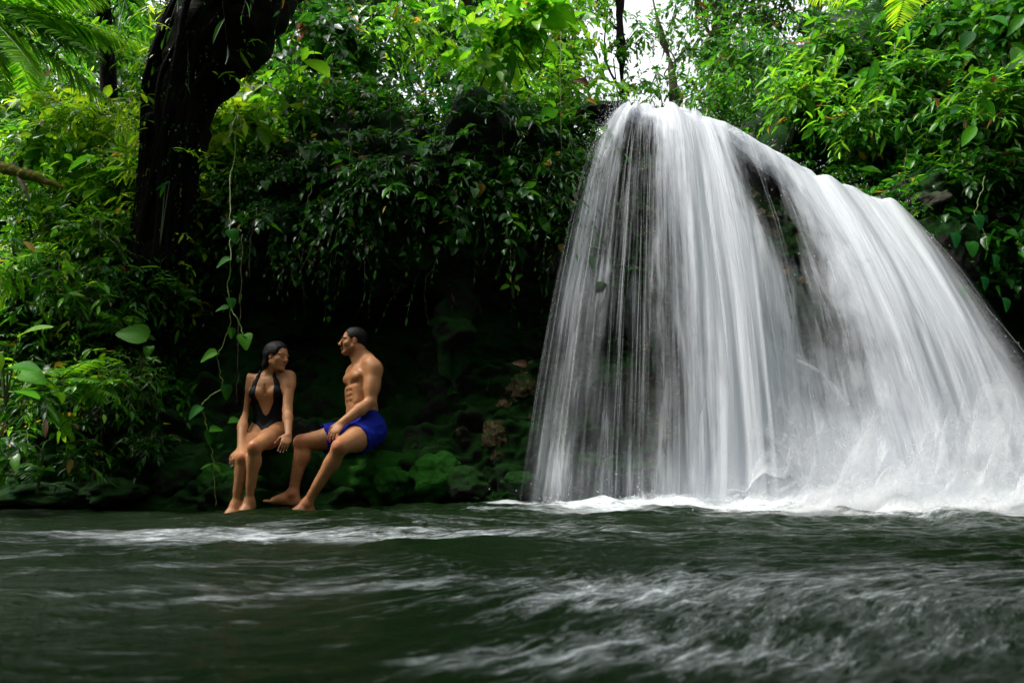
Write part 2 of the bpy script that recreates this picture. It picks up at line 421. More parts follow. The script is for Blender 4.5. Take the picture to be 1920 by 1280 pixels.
def flow(u, t, off=0.0):
    """ballistic flow surface; off pushes outwards from the rock"""
    u = np.asarray(u, float); t = np.asarray(t, float)
    L = np.stack([np.interp(u, FU, FLIP[:, k]) for k in range(3)], -1)
    Bm = np.stack([np.interp(u, FU, FFT[:, k]) for k in range(3)], -1)
    kk = np.clip((u-0.40)/0.2, 0, 1)
    zz = (0.20*t+0.80*t*t)*(1-kk)+kk*(0.80*t+0.20*t*t)
    p = L+(Bm-L)*np.stack([t, t, zz], -1)
    bul = np.sin(np.clip(t, 0, 1)*PI*0.9)
    p[..., 1] -= off*(0.25+bul)
    return p
# density of the water over (u,t) : control grid (rows t, columns u)
DU = np.array([0, .06, .12, .20, .27, .34, .42, .50, .56, .62, .68, .76, .86, .94, 1.0])
DT = np.array([0, .08, .2, .35, .5, .65, .8, .92, 1.0])
DG = np.array([
 [0.55,0.85,0.95,0.95,0.95,0.95,0.95,0.92,0.80,0.85,0.90,0.90,0.75,0.80,0.35],
 [0.54,0.91,0.98,0.85,0.97,0.98,0.95,0.85,0.50,0.70,0.88,0.92,0.82,0.75,0.40],
 [0.49,0.86,0.82,0.46,0.60,0.91,0.92,0.80,0.34,0.34,0.71,0.90,0.88,0.78,0.42],
 [0.46,0.81,0.66,0.36,0.40,0.76,0.92,0.80,0.40,0.26,0.56,0.86,0.92,0.82,0.45],
 [0.50,0.72,0.60,0.38,0.38,0.64,0.92,0.84,0.56,0.38,0.54,0.86,0.90,0.82,0.45],
 [0.50,0.64,0.56,0.40,0.38,0.56,0.90,0.86,0.66,0.46,0.48,0.74,0.84,0.78,0.45],
 [0.48,0.58,0.52,0.41,0.40,0.52,0.82,0.84,0.76,0.62,0.60,0.78,0.84,0.76,0.50],
 [0.46,0.56,0.52,0.44,0.44,0.56,0.84,0.94,0.99,0.98,0.92,0.88,0.88,0.82,0.60],
 [0.44,0.56,0.58,0.55,0.57,0.72,0.97,1.10,1.16,1.16,1.16,1.10,1.10,1.00,0.85]])
def dens(u, t):
    u = np.clip(u, 0, 1); t = np.clip(t, 0, 1)
    i = np.clip(np.searchsorted(DU, u)-1, 0, len(DU)-2); j = np.clip(np.searchsorted(DT, t)-1, 0, len(DT)-2)
    fu = (u-DU[i])/(DU[i+1]-DU[i]); ft = (t-DT[j])/(DT[j+1]-DT[j])
    fu = fu*.6+.4*fu*fu*(3-2*fu)
    return (DG[j, i]*(1-fu)+DG[j, i+1]*fu)*(1-ft)+(DG[j+1, i]*(1-fu)+DG[j+1, i+1]*fu)*ft

def water_material(name, seed, fine=1.0, gain=1.0, amp=2.3, col=(0.85, 0.88, 0.94)):
    m, t, out = newmat(name)
    uvn = t.nodes.new('ShaderNodeUVMap'); uvn.uv_map = 'UVMap'
    def st(su, sv, detail, rough=0.6, dist=0.0):
        mp = t.nodes.new('ShaderNodeMapping'); t.links.new(uvn.outputs[0], mp.inputs[0])
        mp.inputs['Scale'].default_value = (su, sv, 1); mp.inputs['Location'].default_value = (seed*3.7, seed*1.3, seed*5.1)
        return noise(t, 1.0, detail, rough, mp.outputs[0], dist)
    a = st(6*fine, 1.1, 4, 0.6, 0.7); b = st(22*fine, 1.5, 4, 0.6, 0.35); c = st(85*fine, 3.0, 3, 0.65, 0.2)
    e = mth(t, 'ADD', mth(t, 'MULTIPLY', a, 0.95), mth(t, 'MULTIPLY', b, 0.38))
    e = mth(t, 'ADD', e, mth(t, 'MULTIPLY', c, 0.08))           # mean about .705
    e = mth(t, 'MULTIPLY', mth(t, 'SUBTRACT', e, 0.705), amp)
    lo_ = st(1.6, 1.5, 3, 0.6, 0.8)
    e = mth(t, 'ADD', e, mth(t, 'MULTIPLY', mth(t, 'SUBTRACT', lo_, 0.5), 0.9))
    dd = attr(t, 'dens')
    v = mth(t, 'ADD', e, mth(t, 'MULTIPLY', mth(t, 'SUBTRACT', dd, 0.5), 2.3*gain))
    al = ramp(t, mth(t, 'ADD', v, 0.30), [(0.0, 0.0), (0.35, 0.15), (0.70, 0.60), (0.95, 0.97)])
    al = mth(t, 'MULTIPLY', al, attr(t, 'edge'))
    d = t.nodes.new('ShaderNodeBsdfDiffuse'); tr = t.nodes.new('ShaderNodeBsdfTranslucent')
    cc = mixc(t, ramp(t, mth(t, 'ADD', mth(t, 'MULTIPLY', b, 0.6), mth(t, 'MULTIPLY', c, 0.4)), [(0.35, 0.0), (0.62, 1.0)]), tuple(v*0.82 for v in col), col)
    t.links.new(cc, d.inputs[0]); t.links.new(cc, tr.inputs[0])
    bn = bump(t, mth(t, 'ADD', mth(t, 'MULTIPLY', b, 1.0), mth(t, 'MULTIPLY', c, 0.35)), 0.03, 0.5)
    t.links.new(bn, d.inputs['Normal'])
    mx = t.nodes.new('ShaderNodeMixShader'); mx.inputs[0].default_value = 0.4
    t.links.new(d.outputs[0], mx.inputs[1]); t.links.new(tr.outputs[0], mx.inputs[2])
    tp = t.nodes.new('ShaderNodeBsdfTransparent'); m2 = t.nodes.new('ShaderNodeMixShader')
    t.links.new(al, m2.inputs[0]); t.links.new(tp.outputs[0], m2.inputs[1]); t.links.new(mx.outputs[0], m2.inputs[2])
    t.links.new(m2.outputs[0], out.inputs[0]); return m

fall = empty('waterfall', P(1400, 950, 5.3)*np.array([1, 1, 0]), 'broad white silky waterfall fanning down over dark rock into the pool', 'waterfall')
def sheet(name, seed, off, u0, u1, nu, nv, gain, fine, mul=1.0, spread=0.0, edge=0.07, amp=2.1):
    u = np.linspace(u0, u1, nu); t = np.linspace(0, 1, nv)
    U, T = np.meshgrid(u, t, indexing='ij')
    wob = (0.014*vnoise(np.stack([U*9, T*2.5, U*0+seed], -1), seed)+0.005*vnoise(np.stack([U*40, T*5, U*0+seed], -1), seed+2))*T
    p = flow(U+wob+spread*(U-.5)*T, T, off)
    # rounded strands of water: relief runs along the flow
    rel = 0.06*vnoise(np.stack([U*16, T*2.2, U*0], -1), seed+5)+0.012*vnoise(np.stack([U*70, T*4.5, U*0], -1), seed+6)
    p[..., 1] -= rel*(0.4+T)
    # the first bit wraps over the lip
    back = np.clip(1-T/0.05, 0, 1)**1.5
    p[..., 1] += back*0.45; p[..., 2] -= back*0.03
    p[..., 2] += 0.05*vnoise(np.stack([U*22, T*0+seed, T*0], -1), seed+8)*(1-T)
    dn = dens(U, T)*mul+0.10*np.clip((U-.62)/.15, 0, 1)+.12*np.clip(1-T/.18, 0, 1)
    ed = np.clip((U-u0)/edge, 0, 1)*np.clip((u1-U)/edge, 0, 1)
    ed = ed*ed*(3-2*ed)
    ed *= np.clip((1.02-T)/0.06, 0.3, 1)
    uv = np.stack([U*5.2, T*3.2], -1).reshape(-1, 2)
    o = mesh(name, p.reshape(-1, 3), grid_faces(nu, nv), water_material('falling_water', seed, fine, gain, amp), fall,
             attrs={'dens': dn.ravel(), 'edge': ed.ravel()}, uv=uv)
    return o
s1 = sheet('water_curtain', 1, 0.02, 0.0, 1.0, 420, 150, 1.0, 1.0)
s2 = sheet('water_curtain', 2, 0.10, -0.01, 1.0, 420, 150, 1.0, 0.85, 0.86, 0.01, 0.10)
s4 = sheet('water_curtain', 7, 0.06, 0.40, 1.0, 300, 150, 1.0, 0.8, 0.8, 0.0, 0.12)
s3 = sheet('water_veil', 3, 0.20, 0.01, 1.0, 420, 150, 1.1, 0.9, 0.92, 0.05, 0.16, 1.1)
# thin flying strands
def strands(n, seed):
    rs = np.random.RandomState(seed)
    u = np.where(rs.rand(n) < 0.42, rs.rand(n)*0.34, rs.rand(n)); ex = rs.rand(n) < 0.03
    u = np.where(ex, 1.0-rs.rand(n)*0.10, u)
    t0 = rs.rand(n)**1.3*0.75; ln = 0.15+rs.rand(n)*0.5; off = rs.rand(n)*0.30-0.02
    sp = np.where(ex, rs.rand(n)*0.45, (rs.rand(n)-0.5)*0.03)
    K = 14; s = np.linspace(0, 1, K)
    T = np.clip(t0[:, None]+ln[:, None]*s[None], 0, 1.0)
    c = flow(np.repeat(u[:, None], K, 1), T, 0.0)
    c[..., 1] -= off[:, None]*(0.2+np.sin(T*PI*0.9))
    dt = (T-t0[:, None])
    c[..., 0] += sp[:, None]*dt*1.2; c[..., 1] -= np.abs(sp[:, None])*dt*0.5
    c[..., 2] += np.where(ex, 0.06*rs.rand(n), 0)[:, None]
    c[..., 0] += 0.012*vnoise(np.stack([T*5, u[:, None]*400+T*0, T*0], -1), 3)
    wd = (0.0018+0.004*rs.rand(n)**2)[:, None]*np.sin(np.clip(s, 0.02, 0.98)*PI)[None]**0.6
    r = np.array([[1, 0, 0], [-0.5, 0.87, 0], [-0.5, -0.87, 0]])
    V = c[:, :, None, :]+wd[:, :, None, None]*r[None, None]
    V = V.reshape(-1, 3); idx = np.arange(n*K*3).reshape(n, K, 3); F = []
    for a in range(3):
        b = (a+1) % 3
        F.append(np.stack([idx[:, :-1, a], idx[:, :-1, b], idx[:, 1:, b], idx[:, 1:, a]], -1).reshape(-1, 4))
    return V, np.concatenate(F)
def spray_material(name, alpha):
    m, t, out = newmat(name)
    d = t.nodes.new('ShaderNodeBsdfDiffuse'); d.inputs[0].default_value = (0.85, 0.87, 0.92, 1)
    tp = t.nodes.new('ShaderNodeBsdfTransparent'); m2 = t.nodes.new('ShaderNodeMixShader'); m2.inputs[0].default_value = alpha
    t.links.new(tp.outputs[0], m2.inputs[1]); t.links.new(d.outputs[0], m2.inputs[2]); t.links.new(m2.outputs[0], out.inputs[0]); return m
M_SPRAY = spray_material('spray', 0.13); M_DROP = spray_material('droplet', 0.55)
V, F = strands(170, 5)
tag(mesh('flying_strands', V, F, M_SPRAY, fall), kind='stuff')

# splash fans: soft fluffy sheets thrown up where the water lands
def fluff_material(name, seed):
    m, t, out = newmat(name)
    uvn = t.nodes.new('ShaderNodeUVMap'); uvn.uv_map = 'UVMap'
    mp = t.nodes.new('ShaderNodeMapping'); t.links.new(uvn.outputs[0], mp.inputs[0]); mp.inputs['Location'].default_value = (seed*2.3, seed, 0)
    n1 = noise(t, 2.2, 6, 0.62, mp.outputs[0], 0.6); n2 = noise(t, 14, 4, 0.65, mp.outputs[0], 0.3)
    e = mth(t, 'ADD', mth(t, 'MULTIPLY', mth(t, 'SUBTRACT', n1, 0.5), 1.9), mth(t, 'MULTIPLY', mth(t, 'SUBTRACT', n2, 0.5), 0.7))
    al = ramp(t, mth(t, 'ADD', e, attr(t, 'dens')), [(0.12, 0.0), (0.55, 0.35), (1.1, 0.9)])
    d = t.nodes.new('ShaderNodeBsdfDiffuse'); d.inputs[0].default_value = (0.94, 0.95, 0.97, 1)
    tr = t.nodes.new('ShaderNodeBsdfTranslucent'); tr.inputs[0].default_value = (0.94, 0.95, 0.97, 1)
    mx = t.nodes.new('ShaderNodeMixShader'); mx.inputs[0].default_value = 0.5
    t.links.new(d.outputs[0], mx.inputs[1]); t.links.new(tr.outputs[0], mx.inputs[2])
    tp = t.nodes.new('ShaderNodeBsdfTransparent'); m2 = t.nodes.new('ShaderNodeMixShader')
    t.links.new(al, m2.inputs[0]); t.links.new(tp.outputs[0], m2.inputs[1]); t.links.new(mx.outputs[0], m2.inputs[2])
    t.links.new(m2.outputs[0], out.inputs[0]); return m
def splash_sheet(seed, fwd, hmax, u0, u1):
    nu, nv = 260, 24
    u = np.linspace(u0, u1, nu); v = np.linspace(0, 1, nv); U, Vv = np.meshgrid(u, v, indexing='ij')
    foot = flow(U, np.ones_like(U), 0.0)
    hu = np.interp(U, [0, .2, .35, .45, .6, .75, .9, 1.0], [.20, .26, .30, .55, 1.0, 1.2, 1.2, 1.0])*hmax
    hu = hu*(1+0.6*vnoise(np.stack([U*14, U*0+seed, U*0], -1), seed)+0.25*vnoise(np.stack([U*45, U*0+seed, U*0], -1), seed+1))
    p = foot.copy(); p[..., 1] -= fwd+0.22*Vv**1.3*(0.6+hmax)+0.05*vnoise(np.stack([U*20, Vv*2, U*0], -1), seed+2)
    p[..., 2] = -0.02+hu*Vv*(1.25-0.25*Vv)
    p[..., 0] += 0.1*vnoise(np.stack([U*25, Vv*2, U*0+3], -1), seed+4)*Vv
    dn = (0.95-1.0*Vv**0.8)*np.interp(U, [0, .12, .4, .5, 1], [.75, .72, .85, 1.25, 1.3])
    dn -= 1.2*np.clip(1-(U-u0)/0.05, 0, 1)
    uv = np.stack([U*6, Vv*hmax*1.2], -1).reshape(-1, 2)
    return mesh('splash', p.reshape(-1, 3), grid_faces(nu, nv), fluff_material('splash_water', seed), fall, attrs={'dens': dn.ravel()}, uv=uv)
for k, (fw, hm, a) in enumerate([(-.05, .85, .42), (0.03, .70, .38), (.10, .55, .0), (.20, .48, .30), (.30, .34, -.03), (.42, .26, .0), (.55, .17, .0), (.70, .10, .05)]):
    splash_sheet(20+k, fw, hm, a, 1.04)

# fine spray standing over the lip
def lip_spray(seed, h, fwd):
    nu, nv = 300, 12; u = np.linspace(.02, 1.0, nu); v = np.linspace(0, 1, nv); U, Vv = np.meshgrid(u, v, indexing='ij')
    p = flow(U, 0.02+0.10*(1-Vv), .05+fwd)
    p[..., 2] += h*Vv*(1+.7*vnoise(np.stack([U*30, U*0+seed, U*0], -1), seed)); p[..., 1] += .10*Vv
    dn = .50-.75*Vv-.5*np.clip(1-(U-.02)/.03, 0, 1)
    return mesh('spray', p.reshape(-1, 3), grid_faces(nu, nv), fluff_material('lip_spray', seed), fall, attrs={'dens': dn.ravel()}, uv=np.stack([U*9, Vv*.4], -1).reshape(-1, 2))
lip_spray(90, .13, 0.0); lip_spray(91, .09, .05)
# droplets
def droplets(n, seed):
    rs = np.random.RandomState(seed)
    u = rs.rand(n)**0.8*1.05-0.02; u = np.where((u < .4) & (rs.rand(n) < .7), .45+rs.rand(n)*.55, u); h = rs.exponential(0.12, n)*np.interp(u, [0, .4, .6, 1], [.35, .6, 1.7, 1.7])
    foot = flow(np.clip(u, 0, 1), np.ones(n), 0)
    c = foot+np.stack([rs.randn(n)*0.12, -np.abs(rs.randn(n))*0.22-0.02-h*0.3, 0.03+h], 1)
    m = int(n*0.25)                             # spray round the lip and the outer edges
    uu = np.where(rs.rand(m) < .5, rs.rand(m)*.06, .4+rs.rand(m)*.6); tt = rs.rand(m)**2*0.6
    c[:m] = flow(uu, tt, 0.1)+rs.randn(m, 3)*np.array([.06, .06, .05])+np.array([0, 0, .03])
    r = 0.0015+0.0035*rs.rand(n)**3
    oc = np.array([[1, 0, 0], [-1, 0, 0], [0, 1, 0], [0, -1, 0], [0, 0, 1.5], [0, 0, -1.5]])
    of = np.array([[0, 2, 4], [2, 1, 4], [1, 3, 4], [3, 0, 4], [2, 0, 5], [1, 2, 5], [3, 1, 5], [0, 3, 5]])
    V = (c[:, None]+oc[None]*r[:, None, None]).reshape(-1, 3)
    F = (of[None]+(np.arange(n)*6)[:, None, None]).reshape(-1, 3)
    return V, F
V, F = droplets(7000, 9)
tag(mesh('droplets', V, F, M_DROP, fall), kind='stuff')

# rock face behind the water (one outcrop) with boulders breaking the flow
def blob(c, rad, seed, n=26, rough=0.25, freq=1.6, squash_bottom=0.0, rot=0.0):
    th = np.linspace(0, 2*PI, n*2, endpoint=False); ph = np.linspace(0.0, PI, n)
    T, Pp = np.meshgrid(th, ph, indexing='ij')
    d = np.stack([np.cos(T)*np.sin(Pp), np.sin(T)*np.sin(Pp), np.cos(Pp)], -1)
    r = 1+rough*fbm(d*freq+seed*7.3, 4, seed)
    # chipped flat facets
    rs = np.random.RandomState(seed)
    for k in range(7):
        nv = nrm(rs.randn(3)); h = 0.72+0.25*rs.rand(); dd = d@nv
        r = np.where(dd*r > h, h/np.maximum(dd, 1e-3)*0.6+r*0.4, r)
    v = d*r[..., None]*np.array(rad)
    ca, sa = math.cos(rot), math.sin(rot)
    v = np.stack([v[..., 0]*ca-v[..., 1]*sa, v[..., 0]*sa+v[..., 1]*ca, v[..., 2]], -1)+np.array(c)
    return v.reshape(-1, 3), grid_faces(n*2, n, True)[:, ::-1]
parts = []
for k, (px, py, D, r) in enumerate([(1250, 420, 6.25, .42), (1180, 620, 6.15, .5), (1300, 700, 6.0, .45), (1230, 860, 5.85, .45), (1450, 560, 6.0, .45),
                                    (1440, 400, 6.2, .4), (1530, 800, 5.75, .38), (1110, 820, 5.9, .35), (1360, 860, 5.8, .4), (1620, 640, 5.95, .45), (1190, 340, 6.35, .3), (1205, 262, 6.45, .3), (1290, 262, 6.45, .3), (1250, 330, 6.4, .4), (1375, 290, 6.45, .32), (1440, 330, 6.4, .32)]):
    parts.append(blob(P(px, py, D+.22), (r, r*.45, r*.8), 40+k, 24, 0.35, 2.0))
V, F = join(parts)
o = mesh('falls_rock', V, F, M_FROCK); tag(o, 'dark wet rock face seen through the falling water', 'rock')
# jet thrown off an outcrop, right of the middle
def jet(a, b, w, seed, rise):
    nu, nv = 60, 16; u = np.linspace(0, 1, nu); v = np.linspace(-1, 1, nv); U, Vv = np.meshgrid(u, v, indexing='ij')
    p = a+(b-a)*U[..., None]; p[..., 2] += rise*U*(1-U)*4+Vv*w*(0.3+U)*1.0; p[..., 1] -= 0.06*(1-Vv**2)
    p += 0.03*vnoise(p*4, seed)[..., None]
    dn = 0.62*(1-np.abs(Vv)**1.5)*np.clip(U*6, 0, 1)*np.clip((1-U)*3, 0, 1)
    return p.reshape(-1, 3), grid_faces(nu, nv), dn.ravel()-0.05, np.stack([U*2, Vv*0.5+seed], -1).reshape(-1, 2)
for k, (a, b, w, r) in enumerate([((1470, 670, 5.45), (1610, 800, 5.3), .10, .10), ((1440, 660, 5.48), (1540, 700, 5.4), .06, .05), ((1500, 780, 5.4), (1620, 900, 5.2), .16, .05)]):
    V, F, dn, uv = jet(P(*a), P(*b), w, 60+k, r)
    mesh('water_jet', V, F, fluff_material('jet_water', 60+k), fall, attrs={'dens': dn}, uv=uv)

# ------------------------------------------------------------------ river surface
def river():
    yy = np.concatenate([np.linspace(-9, 0.5, 50)[:-1], 0.5+5.6*np.linspace(0, 1, 620)**1.35, np.linspace(6.1, 8, 20)[1:]])
    xx = np.concatenate([np.linspace(-14, -4.5, 60)[:-1], np.linspace(-4.5, 4.8, 700), np.linspace(4.8, 14, 60)[1:]])
    X, Y = np.meshgrid(xx, yy, indexing='ij')
    fr = np.exp(-((np.clip(X, 0.4, 9)-X)**2))*0+1
    # flow leaves the falls and swings to the lower left
    wx = 0.9*vnoise(np.stack([X*.5, Y*.5, X*0], -1), 31)+0.35*vnoise(np.stack([X*1.4, Y*1.4, X*0], -1), 32)
    wy = 0.9*vnoise(np.stack([X*.5, Y*.5, X*0+9], -1), 33)+0.35*vnoise(np.stack([X*1.4, Y*1.4, X*0+9], -1), 34)
    kx = np.clip((X+0.9)/1.6, 0, 1)*np.clip((3.2-Y)/1.6, 0, 1); kx = kx*kx*(3-2*kx)
    Xr = X+0.2*Y+kx*Y*.5; Yr = (Y-0.16*X)-kx*1.0*(X+.3)
    fx = Xr+wx*0.55; fy = Yr+wy*0.40
    near = np.clip((Y-0.9)/2.5, 0.25, 1)
    prox = np.exp(-np.clip(5.3-Y, 0, 9)/0.9)*np.clip((X+0.4)/1.2, 0, 1)
    z = 0.030*fbm(np.stack([fx*0.9, fy*2.2, X*0], -1), 3, 35)*near
    z += 0.012*fbm(np.stack([fx*2.6, fy*6.0, X*0], -1), 3, 36)*np.clip(Y/3, .4, 1)
    z += 0.006*fbm(np.stack([fx*9, fy*16, X*0], -1), 3, 37)
    z += prox*(0.03+0.05*fbm(np.stack([X*3, Y*4, X*0], -1), 4, 38))
    z += 0.006
    # foam masks; the streak spots also paint highlights on the water
    def blobm(cx, cy, rx, ry, rot=0):
        c, s = math.cos(rot), math.sin(rot); dx, dy = X-cx, Y-cy
        return np.exp(-(((dx*c+dy*s)/rx)**2+((-dx*s+dy*c)/ry)**2))
    def bp(px, py, rx, ry, rot=0, a=1.0):
        up = (640-py)/1280.0; k = (SP+up*CP)/(CP-up*SP); D = -CAM_H/k
        q = P(px, py, D); return a*blobm(q[0], q[1], rx, ry, math.radians(rot))
    m = np.zeros_like(X)-0.10
    foot_y = np.interp(X, FFT[:, 0], FFT[:, 1], left=5.6, right=5.0)
    dist = foot_y-Y+0.30*fbm(np.stack([X*1.6, Y*2.5, X*0], -1), 4, 44)*np.clip((foot_y-Y)/.3, 0, 1)
    base = np.exp(-(np.clip(dist-0.05, 0, 9)/0.55)**2)*np.clip((X-P(850, 945, 5.5)[0])/0.9, 0, 1)
    m += base*1.35
    m += 0.42*np.exp(-(np.clip(dist, 0, 9)/1.5)**2)*np.clip((X-0.3)/1.5, 0, 1)
    for b_ in [(985,948,.45,.10,0,.9),(905,958,.5,.05,0,.6),(120,1000,.9,.24,5,.40),(330,1010,.8,.22,5,.42),(560,1000,1.1,.24,0,.38),(760,1010,.9,.20,0,.38),(230,1060,.8,.10,8,.3),(480,1120,.5,.1,15,.3),(60,1035,.5,.08,5,.4),(650,985,1.6,.10,0,.3),(930,975,.8,.12,5,.45),(1180,1000,1.2,.35,0,.28),
               (390,1105,.35,.09,20,.42),(330,1130,.2,.06,25,.35),(660,1085,.5,.13,-6,.40),(800,1100,.35,.10,15,.28),(1060,1120,.4,.16,20,.40),(1180,1105,.35,.2,30,.34),
               (1100,1230,.26,.09,35,.46),(1230,1190,.35,.14,30,.40),(1480,1120,.6,.3,20,.36),(1700,1080,.9,.4,0,.36),(1800,1180,.4,.2,10,.30),(860,1240,.16,.06,30,.26),
               (880,1230,.1,.05,20,.25),(1380,1230,.3,.1,25,.38),(560,1060,.5,.1,0,.25),(100,1270,.2,.05,0,.12),(1600,1240,.3,.1,20,.34)]:
        m += bp(*b_[:5], a=b_[5]*(.95 if b_[1] > 1050 else 1.15))
    m += 0.10*fbm(np.stack([X*.9, Y*1.4, X*0], -1), 3, 41)
    uv = np.stack([fx, fy], -1).reshape(-1, 2)
    return np.stack([X, Y, z], -1).reshape(-1, 3), grid_faces(len(xx), len(yy)), m.ravel(), uv
def river_material():
    m, t, out = newmat('river_water')
    uvn = t.nodes.new('ShaderNodeUVMap'); uvn.uv_map = 'UVMap'
    def st(su, sv, detail, rough, dist, loc=0):
        mp = t.nodes.new('ShaderNodeMapping'); t.links.new(uvn.outputs[0], mp.inputs[0])
        mp.inputs['Scale'].default_value = (su, sv, 1); mp.inputs['Location'].default_value = (loc, loc*1.7, 0)
        return noise(t, 1.0, detail, rough, mp.outputs[0], dist)
    a = st(2.6, 8, 5, 0.62, 1.3, 1); b = st(9, 38, 5, 0.68, 1.1, 5); c = st(26, 120, 4, 0.65, 0.8, 9)
    e = mth(t, 'ADD', mth(t, 'MULTIPLY', mth(t, 'SUBTRACT', a, 0.5), 2.2), mth(t, 'MULTIPLY', mth(t, 'SUBTRACT', b, 0.5), 1.9))
    e = mth(t, 'ADD', e, mth(t, 'MULTIPLY', mth(t, 'SUBTRACT', c, 0.5), 1.1))
    f = ramp(t, mth(t, 'ADD', mth(t, 'MULTIPLY', e, 0.74), mth(t, 'MULTIPLY', attr(t, 'foam'), 0.8)), [(0.18, 0.0), (0.46, 0.10), (0.78, 0.38), (1.10, 0.92)])
    p = N_(t, 'ShaderNodeBsdfPrincipled', Roughness=0.16); p.inputs['Specular IOR Level'].default_value = 0.13; p.inputs['IOR'].default_value = 1.333
    t.links.new(mixc(t, a, (0.0015, 0.008, 0.0008), (0.004, 0.018, 0.0015)), p.inputs['Base Color'])
    hgt = mth(t, 'ADD', mth(t, 'MULTIPLY', a, 1.0), mth(t, 'MULTIPLY', b, 0.45)); hgt = mth(t, 'ADD', hgt, mth(t, 'MULTIPLY', c, 0.25))
    t.links.new(bump(t, hgt, 0.04, 0.8), p.inputs['Normal'])
    d = t.nodes.new('ShaderNodeBsdfDiffuse'); d.inputs[0].default_value = (0.58, 0.62, 0.65, 1)
    mx = t.nodes.new('ShaderNodeMixShader'); t.links.new(f, mx.inputs[0])
    t.links.new(p.outputs[0], mx.inputs[1]); t.links.new(d.outputs[0], mx.inputs[2]); t.links.new(mx.outputs[0], out.inputs[0]); return m
V, F, fm, uv = river()
o = mesh('river', V, F, river_material(), attrs={'foam': fm}, uv=uv)
tag(o, 'dark green river pool streaked with white foam and painted highlights', None, None, 'structure')

# ------------------------------------------------------------------ foliage tools
LT = {  # rows (t, half width) between the two tips
 'oval':  ([0.0, .22, .5, .78, 1.0], [.035, .17, .215, .13, .0]),
 'lance': ([0.0, .22, .5, .78, 1.0], [.02, .085, .105, .065, .0]),
 'broad': ([0.0, .18, .45, .75, 1.0], [.06, .27, .30, .17, .0]),
 'heart': ([-.10, .10, .38, .72, 1.0], [.16, .40, .38, .20, .0]),
}
def leaves(pos, dr, up, L, col, kind='oval', droop=0.18, fold=0.22, wr=1.0):
    """vectorised leaf blades, returns V, faces, colours"""
    n = len(pos); ts, ws = LT[kind]; ts = np.array(ts); ws = np.array(ws)*wr
    x = nrm(dr); z = nrm(up-x*np.sum(up*x, -1, keepdims=True)); y = np.cross(z, x)
    # 3 columns x 4 rows + tip
    loc = []
    for t_, w_ in zip(ts[:4], ws[:4]):
        for s_ in (-1, 0, 1):
            tt = t_ + (0.10 if (kind == 'heart' and s_ == 0 and t_ < 0) else 0)
            loc.append((tt, w_*s_, abs(s_)*w_*fold*2))
    loc.append((1.0, 0, 0)); loc = np.array(loc)
    dro = (droop*(0.6+0.8*np.random.RandomState(n).rand(n)))[:, None]
    lx = loc[None, :, 0]; lz = loc[None, :, 2]-dro*lx*np.abs(lx)
    V = pos[:, None]+L[:, None, None]*(x[:, None]*lx[..., None]+y[:, None]*loc[None, :, 1, None]+z[:, None]*lz[..., None])
    q = []
    for r in range(3):
        for c in range(2):
            a = r*3+c; q.append((a, a+1, a+4, a+3))
    q = np.array(q); tr = np.array([(9, 10, 12), (10, 11, 12)])
    base = (np.arange(n)*13)[:, None, None]
    C = np.repeat(col[:, None], 13, 1).copy()
    C[:, [1, 4, 7, 10, 12]] *= 1.28                      # paler midrib
    return V.reshape(-1, 3), [(q[None]+base).reshape(-1, 4), (tr[None]+base).reshape(-1, 3)], C.reshape(-1, 3)

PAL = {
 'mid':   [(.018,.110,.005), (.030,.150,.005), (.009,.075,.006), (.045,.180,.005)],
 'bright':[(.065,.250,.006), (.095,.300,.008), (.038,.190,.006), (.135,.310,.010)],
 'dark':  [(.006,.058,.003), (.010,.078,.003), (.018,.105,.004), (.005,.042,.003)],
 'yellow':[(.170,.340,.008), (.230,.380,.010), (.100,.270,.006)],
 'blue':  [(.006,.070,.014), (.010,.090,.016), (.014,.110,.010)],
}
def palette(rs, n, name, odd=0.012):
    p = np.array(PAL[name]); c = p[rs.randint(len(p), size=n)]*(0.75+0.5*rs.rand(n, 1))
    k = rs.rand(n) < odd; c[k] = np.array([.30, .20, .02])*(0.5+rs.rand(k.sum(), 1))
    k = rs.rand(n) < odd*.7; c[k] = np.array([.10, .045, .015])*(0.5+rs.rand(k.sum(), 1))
    return c

